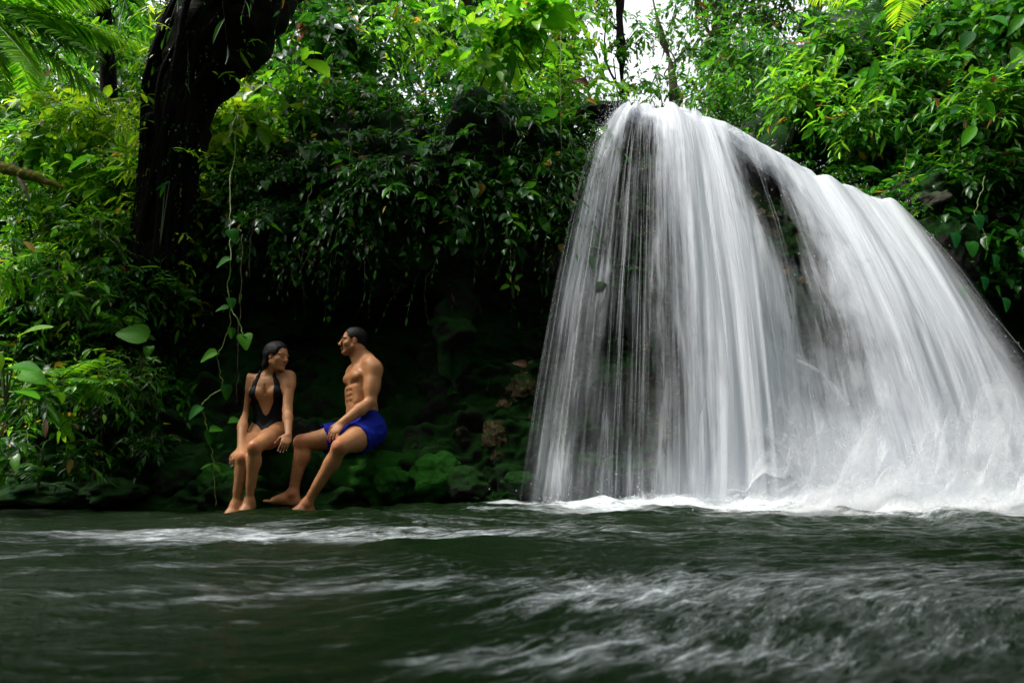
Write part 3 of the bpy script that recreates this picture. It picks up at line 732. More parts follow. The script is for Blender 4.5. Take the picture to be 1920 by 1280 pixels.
def twigs(rs, base, d, ln, K, leafL, pal, kind='oval', droop=0.5, spread=0.9, stem_r=0.004, leafdroop=0.2, odd=0.012):
    """T twigs each with K leaves; returns leaf mesh data and stem mesh data"""
    T = len(base); d = nrm(d); s = np.linspace(0.18, 1.0, K)
    def pt(sv): return base[:, None]+d[:, None]*(sv*ln[:, None])[..., None]+np.array([0, 0, -1.0])*(droop*sv**2*ln[:, None])[..., None]
    sv = np.repeat(s[None], T, 0); p = pt(sv)
    tan = nrm(d[:, None]*1.0+np.array([0, 0, -1.0])*(2*droop*sv)[..., None])
    side = nrm(np.cross(tan, np.array([0, 0, 1.0])+0.3*rs.randn(T, 1, 3)))
    alt = np.where(np.arange(K) % 2 == 0, 1, -1)[None, :, None]
    dr = nrm(tan*(0.55+0.5*rs.rand(T, K, 1))+side*alt*spread+np.array([0, 0, -0.25])+0.35*rs.randn(T, K, 3))
    dr[:, -1] = tan[:, -1]
    up = nrm(np.array([0, -0.25, 1.0])+0.40*rs.randn(T, K, 3))
    L = leafL*(0.45+0.65*rs.rand(T, K)+0.9*rs.rand(T, K)**6)*(.75+.5*rs.rand(T, 1))*(1-0.25*np.linspace(0, 1, K)[None])
    tw = 0.8+0.4*rs.rand(T, 1, 1)
    col = palette(rs, T*K, pal, odd).reshape(T, K, 3)*tw
    lv = leaves(p.reshape(-1, 3), dr.reshape(-1, 3), up.reshape(-1, 3), L.ravel(), col.reshape(-1, 3), kind, leafdroop)
    R = 5; sr = np.repeat(np.linspace(0, 1, R)[None], T, 0); c = pt(sr)
    r = stem_r*(1.15-sr)[..., None, None]
    ring = np.array([[1, 0, 0], [-.5, .6, .6], [-.5, -.6, -.6]])
    SV = (c[:, :, None]+ring[None, None]*r).reshape(-1, 3); idx = np.arange(T*R*3).reshape(T, R, 3); SF = []
    for a in range(3):
        b = (a+1) % 3
        SF.append(np.stack([idx[:, :-1, a], idx[:, :-1, b], idx[:, 1:, b], idx[:, 1:, a]], -1).reshape(-1, 4))
    return lv, (SV, np.concatenate(SF))

def shrub(name, px, py, D, R, nT, leafL, pal, kind, label, cat='shrub', group=None, droop=0.5, K=9, flat=1.0, bias=(0, -0.45, 0.35), seed=None, leafdroop=0.2, odd=0.012, stem_r=0.004):
    seed = seed or int(px*7+py*13) % 100000
    rs = np.random.RandomState(seed); c = P(px, py, D)
    root = empty(name, c+np.array([0, R*.2, -R*.5]), label, cat, group)
    d = nrm(rs.randn(nT, 3)*np.array([1, 1, flat])+np.array(bias))
    base = c+rs.randn(nT, 3)*R*0.22*np.array([1.2, 1, flat])
    ln = R*(0.45+0.6*rs.rand(nT))
    n1 = int(nT*.68); alt = {'oval': 'lance', 'lance': 'oval', 'broad': 'oval', 'heart': 'oval'}[kind]
    l1, s1_ = twigs(rs, base[:n1], d[:n1], ln[:n1], K, leafL, pal, kind, droop, leafdroop=leafdroop, odd=odd, stem_r=stem_r)
    l2, s2_ = twigs(rs, base[n1:], d[n1:], ln[n1:]*1.15, max(K-3, 4), leafL*rs.choice([.6, 1.35, 1.5]), pal if rs.rand() < .5 else {'dark': 'mid', 'mid': 'bright', 'bright': 'mid', 'yellow': 'bright', 'blue': 'mid'}[pal], alt, droop*.8, leafdroop=leafdroop, odd=odd, stem_r=stem_r)
    n_ = len(l1[0]); lv = (np.concatenate([l1[0], l2[0]]), [np.concatenate([a_, b_+n_]) for a_, b_ in zip(l1[1], l2[1])], np.concatenate([l1[2], l2[2]]))
    stx = join([s1_, s2_]); stx = (stx[0], stx[1][0])
    mesh('foliage', lv[0], lv[1], M_LEAF, root, attrs={'col': lv[2]})
    # a few woody stems back to the ground
    parts = [stx]
    for k in range(3):
        a = root_pt = c+np.array([rs.randn()*R*.15, R*.3, -R*.75]); b = c+rs.randn(3)*R*.3
        parts.append(tube([a, (a+b)/2+rs.randn(3)*.05*R, b], [.012, .009, .005], 6, 8))
    V, F = join(parts); mesh('stem', V, F, M_STEM, root)
    return root

# undergrowth stuff hugging the cliff above the undercut and on the banks
def scatter(name, regions, seed, label, leafL=0.1, pal=('mid', 'dark'), cat='undergrowth'):
    rs = np.random.RandomState(seed); LV = []; SV = []
    for (x0, x1, s0, s1, n, pl, kind, lL, tl, dr) in regions:
        x = rs.uniform(x0, x1, n); s = rs.uniform(s0, s1, n)
        p, nn = cliff_surf(x, s)
        d = nrm(nn*0.7+np.array([0, -0.35, 0.25])+0.55*rs.randn(n, 3))
        lv, stx = twigs(rs, p-nn*0.03, d, tl*(0.5+0.8*rs.rand(n)), 7, lL, pl, kind, dr)
        LV.append(lv); SV.append(stx)
    offs = 0; Vs = []; Q = []; Tt = []; C = []
    for v, f, c in LV:
        Vs.append(v); Q.append(f[0]+offs); Tt.append(f[1]+offs); C.append(c); offs += len(v)
    for v, f in SV:
        Vs.append(v); Q.append(f+offs); C.append(np.tile([.03, .05, .015], (len(v), 1))); offs += len(v)
    o = mesh(name, np.concatenate(Vs), [np.concatenate(Q), np.concatenate(Tt)], M_LEAF, None, attrs={'col': np.concatenate(C)})
    return tag(o, label, cat, None, 'stuff')

scatter('undergrowth', [   # x0,x1,s0,s1,n,palette,leaf kind,leaf len,twig len,droop
   (-6.4, -4.0, 2.3, 9.5, 620, 'mid', 'oval', .12, .34, .5),
   (-6.4, -3.5, 2.0, 9.5, 400, 'dark', 'broad', .10, .30, .4),
   (-4.4, -2.9, 3.0, 9.5, 420, 'mid', 'oval', .095, .30, .5),
   (-4.8, -3.0, 4.5, 9.5, 360, 'yellow', 'oval', .10, .34, .4),
   (-4.6, -3.2, 2.4, 5.5, 200, 'bright', 'lance', .09, .24, .5),
   (-2.6, 0.9, 5.6, 7.4, 130, 'mid', 'lance', .07, .42, 1.1),
   (-4.9, -3.1, 4.8, 9.5, 420, 'bright', 'lance', .13, .36, .5),
   (-4.4, -3.0, 1.9, 4.2, 240, 'dark', 'oval', .085, .24, .5),
   (-3.1, -1.2, 6.0, 9.8, 420, 'dark', 'oval', .085, .32, .6),
   (-1.4, 0.9, 6.6, 10, 420, 'dark', 'lance', .11, .34, .7),
   (-3.0, 0.7, 5.8, 8.0, 210, 'dark', 'heart', .085, .30, .8),
   (-3.0, 0.7, 6.2, 8.6, 60, 'mid', 'broad', .13, .34, .6),
   (-3.0, 0.9, 8.8, 10.2, 420, 'mid', 'oval', .12, .38, .4),
   (3.2, 6.2, 8.0, 10.4, 560, 'mid', 'oval', .12, .38, .5),
   (2.75, 6.2, 9.0, 10.8, 480, 'mid', 'oval', .13, .42, .4),
   (4.0, 6.2, 5.5, 8.0, 260, 'dark', 'heart', .10, .34, .8),
 ], 11, 'low leafy undergrowth and creepers covering the cliff brow and the banks')
scatter('wall_moss', [
   (-2.6, 0.6, 2.0, 6.2, 110, 'dark', 'oval', .028, .07, .7),
   (-0.6, 0.7, 3.0, 7.5, 60, 'mid', 'oval', .035, .10, .9),
 ], 12, 'tiny ferns and moss sprigs on the dark cliff wall', cat='moss')

# ------------------------------------------------------------------ shrubs: each its own thing
SH = [ # px,py,D,R,nT,leaf,palette,kind,label
 (60, 150, 7.6, .85, 70, .17, 'bright', 'lance', 'bright narrow-leaved shrub at the far upper left behind the tree fern fronds'),
 (190, 90, 8.4, .9, 70, .14, 'mid', 'oval', 'mid green shrub high up left of the leaning trunk'),
 (175, 240, 6.6, .62, 75, .17, 'yellow', 'lance', 'yellow green long-leaved shrub glowing just left of the dark trunk'),
 (90, 275, 6.3, .55, 60, .15, 'bright', 'oval', 'bright shrub with pale shining leaves below the fern fronds'),
 (215, 345, 6.4, .52, 60, .14, 'bright', 'lance', 'light green feathery shrub beside the trunk at mid height'),
 (60, 400, 6.0, .52, 60, .12, 'bright', 'oval', 'shrub with small glossy leaves under the yellow mossy branch'),
 (180, 440, 5.9, .5, 60, .11, 'bright', 'oval', 'glossy shrub left of the foot of the trunk'),
 (35, 505, 5.3, .42, 34, .15, 'bright', 'lance', 'clump with long light blades at the left picture edge'),
 (150, 540, 5.7, .48, 60, .10, 'mid', 'oval', 'small-leaved shrub in the middle of the left bank'),
 (265, 540, 5.9, .42, 50, .09, 'dark', 'oval', 'dark shrub directly under the trunk'),
 (60, 740, 4.9, .36, 44, .11, 'mid', 'lance', 'spiky low shrub near the left edge just above the lower bank'),
 (180, 715, 5.2, .36, 50, .09, 'bright', 'oval', 'bright low shrub below the small arching fern on the left bank'),
 (255, 700, 5.5, .34, 44, .09, 'mid', 'lance', 'low shrub with narrow leaves reaching toward the cave shadow'),
 (40, 830, 4.7, .28, 32, .08, 'mid', 'lance', 'grassy low plant at the left edge near the water'),
 (150, 860, 5.1, .22, 22, .08, 'dark', 'oval', 'small dark plant low on the left bank above the water'),
 (285, 830, 5.5, .22, 20, .07, 'dark', 'oval', 'small dark plant on the rock between left bank and seated woman'),
 (440, 230, 6.9, .62, 60, .18, 'yellow', 'broad', 'yellow green broad-leaved shrub right of the trunk under its leaning limb'),
 (470, 330, 6.4, .45, 60, .09, 'mid', 'oval', 'shrub right of the trunk where its fork meets the cliff brow'),
 (560, 190, 6.9, .6, 60, .16, 'mid', 'lance', 'long-leaved shrub on the brow below the leaning limb'),
 (620, 90, 7.6, .8, 70, .20, 'dark', 'broad', 'dark big-leaved shrub at the top between limb and centre'),
 (700, 190, 6.9, .6, 54, .13, 'dark', 'oval', 'dense mid green shrub above the couple on the brow'),
 (760, 60, 7.8, .8, 70, .16, 'bright', 'oval', 'bright leafy shrub at the top centre left'),
 (820, 210, 6.8, .6, 70, .10, 'blue', 'oval', 'bluish green shrub in the middle of the brow'),
 (905, 80, 7.2, .85, 44, .19, 'bright', 'broad', 'large-leaved light green shrub at the top centre'),
 (1000, 60, 7.0, .80, 26, .26, 'bright', 'broad', 'shrub with the biggest pale leaves left of the sky gap'),
 (940, 235, 6.6, .5, 46, .10, 'dark', 'oval', 'mid green shrub left of the head of the falls'),
 (1050, 170, 6.7, .48, 54, .12, 'bright', 'oval', 'bright shrub with some yellow leaves beside the sky gap'),
 (1085, 235, 6.5, .30, 40, .08, 'mid', 'oval', 'small shrub hugging the rock at the left lip of the falls'),
 (600, 310, 6.2, .42, 30, .10, 'dark', 'heart', 'dark creeper clump hanging over the cave mouth above the couple'),
 (720, 330, 6.1, .42, 30, .095, 'dark', 'heart', 'dark creeper clump with brown leaves at the cave mouth'),
 (850, 320, 6.1, .38, 28, .095, 'dark', 'heart', 'dark creeper clump beside the hanging yellow leaf'),
 (1350, 190, 8.6, .7, 70, .12, 'mid', 'oval', 'airy small-leaved shrub just behind the head of the falls'),
 (1400, 110, 9.2, .9, 80, .13, 'mid', 'oval', 'feathery shrub above and behind the falls'),
 (1500, 185, 7.4, .6, 80, .13, 'bright', 'oval', 'bright shrub with shiny leaves over the falls right shoulder'),
 (1560, 90, 7.6, .75, 80, .15, 'mid', 'oval', 'leafy shrub below the bright hanging fern frond'),
 (1610, 240, 6.8, .52, 80, .11, 'mid', 'oval', 'dense shrub bordering the falls on the right bank'),
 (1690, 150, 6.8, .65, 80, .15, 'mid', 'oval', 'full green shrub in the middle of the right bank thicket'),
 (1760, 40, 7.2, .75, 80, .17, 'mid', 'broad', 'broad-leaved shrub at the top right'),
 (1880, 60, 6.6, .7, 70, .16, 'mid', 'broad', 'mid green broad-leaved shrub in the top right corner'),
 (1790, 230, 6.3, .52, 70, .13, 'mid', 'oval', 'shrub with a few brown leaves right of the middle thicket'),
 (1880, 200, 5.9, .50, 60, .15, 'bright', 'lance', 'shrub with bright drooping leaves at the right edge'),
 (1725, 275, 6.7, .36, 54, .09, 'dark', 'oval', 'dark small-leaved shrub hanging over the right end of the falls'),
 (1850, 320, 5.9, .36, 44, .11, 'dark', 'oval', 'dark shrub at the right edge over the shaded hollow'),
]
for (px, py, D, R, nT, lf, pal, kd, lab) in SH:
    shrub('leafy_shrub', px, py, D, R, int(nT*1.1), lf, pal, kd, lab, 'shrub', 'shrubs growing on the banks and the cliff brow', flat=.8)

# ------------------------------------------------------------------ ferns
def frond(rs, a, d, L, pal, nP=30, droop=0.5, pin=0.28, rr=0.006):
    wr = .85 if nP < 40 else .5
    """one fern frond as leaf data + rachis"""
    d = nrm(np.array(d, float)); s = np.linspace(0.08, 1, nP)
    p = a+d*(s*L)[:, None]+np.array([0, 0, -1.0])*(droop*s**2*L)[:, None]
    tan = nrm(d+np.array([0, 0, -2.0*droop])*s[:, None]); side = nrm(np.cross(tan, [0, 0, 1.0])); upv = np.cross(side, tan)
    w = pin*L*np.sin(np.clip(s*0.97+0.02, 0, 1)*PI)**0.7+0.01
    pos = np.concatenate([p, p]); dr = np.concatenate([side*0.95+tan*0.45, -side*0.95+tan*0.45])-np.array([0, 0, .12])
    up = np.concatenate([upv, upv])+0.12*rs.randn(2*nP, 3)
    lv = leaves(pos, dr+0.06*rs.randn(2*nP, 3), up, np.concatenate([w, w]), palette(rs, 2*nP, pal, 0), 'lance', 0.25, .1, wr)
    path = a+d*(np.linspace(0, 1, 8)*L)[:, None]+np.array([0, 0, -1.0])*(droop*np.linspace(0, 1, 8)**2*L)[:, None]
    return lv, tube(path, np.linspace(rr, rr*.2, 8), 5)
def fern(name, c, fronds, label, pal, seed, cat='fern', group=None, nP=30, pin=.28, trunk=None):
    rs = np.random.RandomState(seed); root = empty(name, c, label, cat, group)
    for (d, L, dr) in fronds:
        lv, st = frond(rs, np.array(c)+rs.randn(3)*.02, d, L, pal, nP, dr, pin)
        f = mesh('frond', lv[0], lv[1], M_FROND, root, attrs={'col': lv[2]})
        v, ff = st; me = mesh('frond_stem', v, ff, M_STEM, f)
        me.location = (0, 0, 0)
    if trunk is not None:
        v, ff = tube(*trunk, sides=12, n=20, bump=.02); mesh('trunk', v, ff, M_BARK, root)
    return root
c = P(-50, 10, 5.4)
fern('tree_fern', c, [((1, .1, .0), 1.35, .22), ((1, -.1, -.25), 1.35, .22), ((.95, -.2, .25), 1.45, .35), ((.8, -.3, -.5), 1.2, .25), ((1, .3, .15), 1.5, .25), ((1, 0, -.12), 1.2, .3), ((.6, -.2, -.8), 1.0, .2), ((.9, .3, -.4), 1.4, .2), ((.4, -.5, -.6), .9, .4), ((-1, -.2, .3), 1.3, .5), ((-.2, 1, .3), 1.3, .5), ((-.4, -1, .4), 1.2, .5)],
     'large tree fern whose feathery fronds arch in from the top left corner', 'bright', 3, trunk=([c, c+np.array([-.1, .3, -1.2]), c+np.array([-.1, .6, -2.7])], [.09, .1, .13]), nP=92, pin=.20)
c = P(190, -70, 6.4)
fern('tree_fern', c, [((-.6, -.5, -.1), 1.1, .5), ((.5, -.6, -.1), .8, .5), ((-.9, -.1, .05), 1.2, .5), ((.9, .2, .2), .9, .5), ((0, -.8, -.2), .8, .6), ((0, 1, .3), 1.1, .5)],
     'second tree fern between the corner fern and the trunk', 'mid', 4, trunk=([c, c+np.array([.0, .4, -1.4]), c+np.array([0, .7, -2.4])], [.07, .08, .10]), nP=80, pin=.20)
c = P(1735, -75, 5.1)
fern('fern', c, [((-.85, -.2, -.25), 1.05, .35), ((-.5, -.4, -.1), .9, .3), ((-1, .3, .1), .9, .3), ((.8, -.3, .1), .9, .4), ((.2, .8, .3), .9, .4)],
     'fern with a bright yellow green frond hanging from the top right', 'yellow', 5, nP=34, pin=.22)
c = P(110, 712, 5.0)
fern('small_fern', c, [((.75, -.2, .62), .48, .35), ((.9, -.2, .25), .42, .3), ((-.6, -.3, .5), .4, .5), ((.2, -.7, .4), .34, .5), ((.95, 0, .02), .46, .3)],
     'small arching fern with tiny leaflets on the left bank', 'bright', 6, nP=22, pin=.22)
for k, (px, py, D, L, lab) in enumerate([(330, 560, 6.0, .34, 'small dark fern on the mossy column under the trunk'), (20, 880, 4.6, .30, 'small fern at the waterline in the left corner'),
                                (1040, 320, 6.1, .30, 'small fern on the cliff edge beside the upper falls'), (240, 620, 5.6, .34, 'small fern left of the big heart-shaped leaf')]):
    rs = np.random.RandomState(100+k)
    fern('small_fern', P(px, py, D), [((math.cos(a), -.5, math.sin(a)*.6+.1), L*(.8+.4*rs.rand()), .45) for a in np.linspace(.1, 3.0, 6)], lab, 'mid', 110+k, nP=16, pin=.24, group='small ferns in the undergrowth')

# ------------------------------------------------------------------ single plants with large leaves
def big_plant(name, base, specs, label, kind, pal, seed, cat='plant', group=None):
    """specs: (petiole tip point, leaf direction, up, length)"""
    rs = np.random.RandomState(seed); root = empty(name, base, label, cat, group)
    for (tip, d, up, L) in specs:
        tip = np.array(tip); 
        v, f, c = leaves(tip[None], np.array([d], float), np.array([up], float), np.array([L]), palette(rs, 1, pal, 0), kind, .3, .14)
        lf = mesh('leaf', v, f, M_BIGLEAF, root, attrs={'col': c})
        m_ = lf.modifiers.new('s', 'SUBSURF'); m_.levels = 2; m_.render_levels = 2
        mid = (np.array(base)+tip)/2+np.array([0, 0, .04])
        v, f = tube([base, mid, tip], [.006, .005, .003], 6, 8); mesh('leaf_stalk', v, f, M_STEM, root)
    return root
def pp(x, y, D): return P(x, y, D)
big_plant('big_leaf_plant', pp(10, 760, 4.3), [
   (pp(35, 632, 4.25), (.85, -.15, .45), (-.35, -.5, .8), .24), (pp(0, 660, 4.2), (-.2, -.2, -.8), (.3, -.9, .2), .22),
   (pp(15, 690, 4.2), (.9, -.3, .10), (-.1, -.45, .9), .25), (pp(40, 700, 4.3), (.75, -.3, -.15), (0, -.7, .6), .22), (pp(-20, 600, 4.4), (.6, -.3, .5), (-.3, -.4, .8), .2),
   (pp(20, 735, 4.1), (.95, -.2, .02), (0, -.2, 1), .22)], 'plant with large smooth paddle-shaped leaves at the left edge', 'broad', 'bright', 7)
big_plant('big_leaf_plant', pp(262, 700, 5.3), [(pp(275, 632, 5.2), (-.80, -.25, .18), (.1, -.85, .45), .25), (pp(282, 650, 5.25), (.05, -.5, -.6), (0, -.8, .5), .11)],
   'plant with one big round heart-shaped leaf in the dark of the left bank', 'heart', 'mid', 8)
big_plant('seedling', pp(68, 930, 4.9), [(pp(80, 872, 4.85), (.1, -.4, -.6), (0, -.8, .6), .10), (pp(84, 878, 4.85), (.8, -.3, .0), (0, -.4, 1), .10), (pp(76, 872, 4.85), (-.6, -.1, .55), (0, -.6, .6), .08), (pp(80, 880, 4.85), (-.3, -.5, -.8), (0, -.9, .3), .07)],
   'little seedling with a few shiny leaves standing at the waterline on the left', 'broad', 'bright', 9)
big_plant('seedling', pp(962, 560, 5.95), [(pp(955, 535, 5.9), (-.8, -.3, -.3), (0, -.8, .5), .10), (pp(958, 525, 5.9), (-.4, -.3, .6), (0, -.9, .2), .08), (pp(966, 525, 5.9), (.4, -.3, .3), (0, -.8, .4), .09), (pp(966, 535, 5.9), (.5, -.3, -.6), (0, -.8, .4), .07)],
   'small bright sprig growing on the dark cliff left of the falls', 'broad', 'bright', 10)
for k, (x, y, lab) in enumerate([(775, 505, 'small sprig with two curled leaves on the cave wall right of the man'), (720, 535, 'faint sprig on the cave wall above the man'), (400, 870, 'small sprig on the rock by the woman\'s feet')]):
    D = 6.3 if k < 2 else 5.4
    big_plant('sprig', pp(x, y+18, D), [(pp(x, y, D-.03), (.6, -.3, -.4), (0, -.6, .8), .10), (pp(x-3, y, D-.03), (-.7, -.3, -.2), (0, -.6, .8), .09)], lab, 'oval', 'mid', 30+k)
big_plant('narrow_leaf_plant', pp(292, 215, 5.75), [(pp(275, 180, 5.7), (.65, -.2, -.5), (.1, -.7, .7), .19), (pp(276, 178, 5.7), (.8, -.2, .02), (0, -.4, 1), .17), (pp(270, 225, 5.7), (.8, -.2, -.15), (0, -.6, 1), .18), (pp(262, 185, 5.7), (-.8, -.2, .2), (0, -.6, 1), .17), (pp(262, 225, 5.7), (-.8, -.2, -.1), (0, -.6, 1), .15)],
   'sprig of long pointed leaves lit against the dark trunk', 'lance', 'bright', 12)
big_plant('narrow_leaf_plant', pp(300, 460, 5.75), [(pp(318, 340, 5.7), (-.3, -.2, -.3), (.3, -.9, .2), .15), (pp(310, 345, 5.7), (-.1, -.2, -.6), (.3, -.9, .2), .14)],
   'pair of dull green leaves against the foot of the trunk', 'lance', 'mid', 13)

# ------------------------------------------------------------------ hanging vines
def vine(name, pts, leafs, label, r=.0045, mat=M_VINE, group=None, cat='vine', kind='heart', pal='mid', seed=1):
    root = empty(name, P(*pts[0]), label, cat, group)
    pth_ = smooth_path([P(*q) for q in pts], len(pts)*7); wv = np.arange(len(pth_))[:, None]*.55
    pth_ = pth_+.010*np.concatenate([vnoise(np.concatenate([wv, wv*0+seed, wv*0], 1), 1)[:, None], vnoise(np.concatenate([wv, wv*0+seed, wv*0], 1), 2)[:, None], wv*0], 1)
    v, f = tube(pth_, np.linspace(r, r*.6, len(pth_))*(1+.25*np.sin(np.arange(len(pth_))*2.1)), 6); mesh('stem', v, f, mat, root)
    rs = np.random.RandomState(seed)
    for (q, d, up, L) in leafs:
        v, f, c = leaves(P(*q)[None], np.array([d], float), np.array([up], float), np.array([L*1.05]), palette(rs, 1, pal, 0), kind, .35, .22)
        lf = mesh('leaf', v, f, M_BIGLEAF, root, attrs={'col': c}); m_ = lf.modifiers.new('s', 'SUBSURF'); m_.levels = 2; m_.render_levels = 2
    return root
VD = 5.25
vine('leafy_vine', [(446, 215, 6.4), (440, 275, VD+.7), (434, 330, VD+.35), (432, 400, VD+.2), (430, 440, VD+.1), (434, 490, VD), (427, 540, VD), (432, 585, VD), (428, 620, VD), (412, 660, VD), (407, 665, VD), (412, 700, VD), (420, 725, VD)], [
   ((432, 432, VD), (.5, -.2, -.75), (.5, -.8, .1), .13), ((432, 487, VD), (-.65, -.3, -.35), (-.1, -.75, .7), .125), ((431, 560, VD), (.4, -.3, -.75), (.6, -.7, .3), .10),
   ((428, 578, VD), (-.8, -.3, -.1), (-.1, -.7, .7), .10), ((406, 662, VD), (-.75, -.3, -.35), (0, -.8, .65), .135), ((432, 615, VD), (.3, -.2, -.8), (.8, -.6, .1), .09),
   ((421, 722, VD), (.35, -.1, -.9), (.8, -.6, 0), .12)], 'long vine with heart-shaped leaves hanging beside the woman', seed=4)
vine('leafy_vine', [(433, 575, VD), (445, 600, VD-.03), (457, 628, VD-.05)], [((459, 628, VD-.05), (.25, -.45, -.6), (.15, -.85, .5), .145), ((458, 628, VD-.05), (.8, -.3, -.3), (.2, -.6, .8), .07)],
   'short side vine ending in one large leaf with a yellow edge', seed=5)
vine('leafy_vine', [(420, 728, VD), (400, 738, VD-.05), (385, 750, VD-.05), (378, 765, VD-.05), (384, 785, VD), (390, 815, VD), (398, 850, VD+.02), (402, 900, VD+.02), (404, 948, VD+.02)], [
   ((378, 764, VD-.06), (-.45, -.5, -.5), (-.1, -.8, .6), .125), ((392, 808, VD), (.3, -.3, -.75), (.6, -.7, .2), .115), ((394, 806, VD), (.6, .1, .1), (.1, -.8, .7), .09),
   ((430, 790, VD+.3), (.7, -.1, .1), (0, -.7, .7), .10), ((408, 838, VD), (.7, -.1, .5), (0, -.9, .2), .05)], 'lower vine trailing past the woman down to the water', seed=6)
vine('leafy_vine', [(1846, 330, 5.4), (1838, 370, 5.35), (1828, 400, 5.3), (1845, 430, 5.3), (1852, 470, 5.3)], [
   ((1828, 405, 5.3), (.15, -.3, -.8), (0, -.9, .3), .13), ((1785, 438, 5.3), (.1, -.3, -.8), (.2, -.9, .2), .13), ((1818, 455, 5.3), (.0, -.3, -.8), (-.1, -.9, .2), .13), ((1862, 478, 5.3), (.0, -.3, -.8), (.3, -.8, .2), .11),
   ((1840, 520, 5.4), (.1, -.3, -.8), (.3, -.8, .2), .12), ((1800, 540, 5.5), (.1, -.3, -.8), (.3, -.8, .2), .11), ((1880, 560, 5.4), (.1, -.3, -.8), (.3, -.8, .2), .12)], 'vine with dim heart-shaped leaves in the shaded hollow right of the falls', pal='blue', seed=7)
RT = [
 ([(455, 440, 5.5), (452, 520, 5.5), (449, 600, 5.5), (447, 690, 5.5), (443, 755, 5.5)], 'thin bare vine hanging just above the woman\'s shoulder'),
 ([(588, 330, 5.7), (578, 380, 5.7), (570, 420, 5.7), (558, 455, 5.7)], 'yellowish hanging vine curving left above the couple'),
 ([(622, 130, 5.6), (624, 170, 5.6), (621, 200, 5.6), (628, 232, 5.6)], 'short orange root dangling high over the couple'),
 ([(755, 300, 5.8), (762, 330, 5.8), (755, 375, 5.8), (740, 410, 5.8), (728, 470, 5.8)], 'thin root hanging over the dark cave right of the couple'),
 ([(1052, 60, 6.0), (1050, 180, 5.95), (1054, 280, 5.9), (1050, 350, 5.9), (1053, 420, 5.9)], 'long thin vine along the left edge of the falls'),
 ([(1068, 250, 5.9), (1072, 290, 5.9), (1066, 340, 5.9)], 'short vine with curled end beside the lip of the falls'),
 ([(1010, 270, 5.8), (1014, 300, 5.8), (1006, 330, 5.8), (1015, 380, 5.8), (1004, 470, 5.8)], 'brown root hanging on the cliff between cave and falls'),
 ([(655, 240, 5.7), (657, 320, 5.7), (653, 400, 5.7)], 'thin vine hanging between two creeper clumps'),
 ([(480, 400, 5.7), (470, 450, 5.7), (468, 520, 5.7)], 'short thin vine left over the woman\'s head'),
 ([(700, 420, 5.75), (694, 460, 5.75), (688, 470, 5.75)], 'tiny curled tendril in the middle of the cave mouth'),
 ([(1700, 280, 5.9), (1697, 330, 5.9), (1706, 365, 5.9)], 'thin root dangling at the right end of the falls'),
 ([(800, 505, 6.0), (797, 560, 6.0), (804, 610, 6.0)], 'thin pale root on the cave wall'),
 ([(945, 150, 6.0), (944, 260, 5.95), (948, 330, 5.95)], 'straight thin vine in front of the bluish shrub'),
 ([(735, 60, 6.0), (733, 200, 6.0), (736, 330, 6.0)], 'straight thin vine falling from the top centre left'),
]
for k, (pts, lab) in enumerate(RT):
    rs = np.random.RandomState(300+k)
    lf = []
    if k in (1, 4, 5, 7, 12, 13):
        for j in range(4):
            q = pts[min(len(pts)-1, 1+j % (len(pts)-1))]; q = (q[0]+rs.randn()*3, q[1]+rs.rand()*20, q[2]-.01)
            lf.append((q, (rs.randn()*.6, -.3, -.7), (rs.randn()*.3, -.8, .5), .05+.03*rs.rand()))
    vine('hanging_root', pts, lf, lab, r=.0032, mat=M_VINE if k in (1, 4, 5, 7) else M_ROOT, group='thin vines and roots hanging from the cliff brow', seed=k)

# big dead leaves caught in the creepers
for k, (x, y, D, d, L, c, lab) in enumerate([(905, 345, 5.75, (-.25, -.2, -.8), .13, (.30, .17, .01), 'yellow dead leaf hanging in the creepers over the cave'),
        (650, 312, 5.8, (-.8, -.2, -.2), .14, (.12, .07, .035), 'brown dead leaf caught in the creepers above the couple'), (678, 292, 5.8, (.3, -.2, -.8), .15, (.14, .10, .02), 'olive brown withered leaf beside the brown one'),
        (1102, 160, 6.2, (-.6, -.2, .3), .16, (.08, .03, .015), 'reddish brown dead leaf near the sky gap'), (1100, 188, 6.15, (.7, -.2, -.2), .11, (.35, .20, .01), 'yellow leaf on the ledge near the lip of the falls'),
        (988, 685, 5.85, (-.7, -.4, .2), .13, (.14, .075, .04), 'pinkish brown fallen leaf on the cliff by the falls'), (1750, 185, 5.8, (.4, -.2, -.7), .1, (.18, .09, .03), 'dry brown leaf in the thicket on the right'),
        (1858, 155, 5.6, (.5, -.2, .6), .1, (.2, .07, .01), 'rusty leaf near the right picture edge')]):
    p0 = P(x, y, D); v, f, cc = leaves(p0[None], np.array([d], float), np.array([(.2, -.9, .3)]), np.array([L]), np.array([c]), 'broad', .5, .3)
    o = mesh('dead_leaf', v, f, M_LEAF, None, attrs={'col': cc}); m_ = o.modifiers.new('s', 'SUBSURF'); m_.levels = 2; m_.render_levels = 2
    tag(o, lab, 'dead leaf', 'dead leaves caught on the cliff')

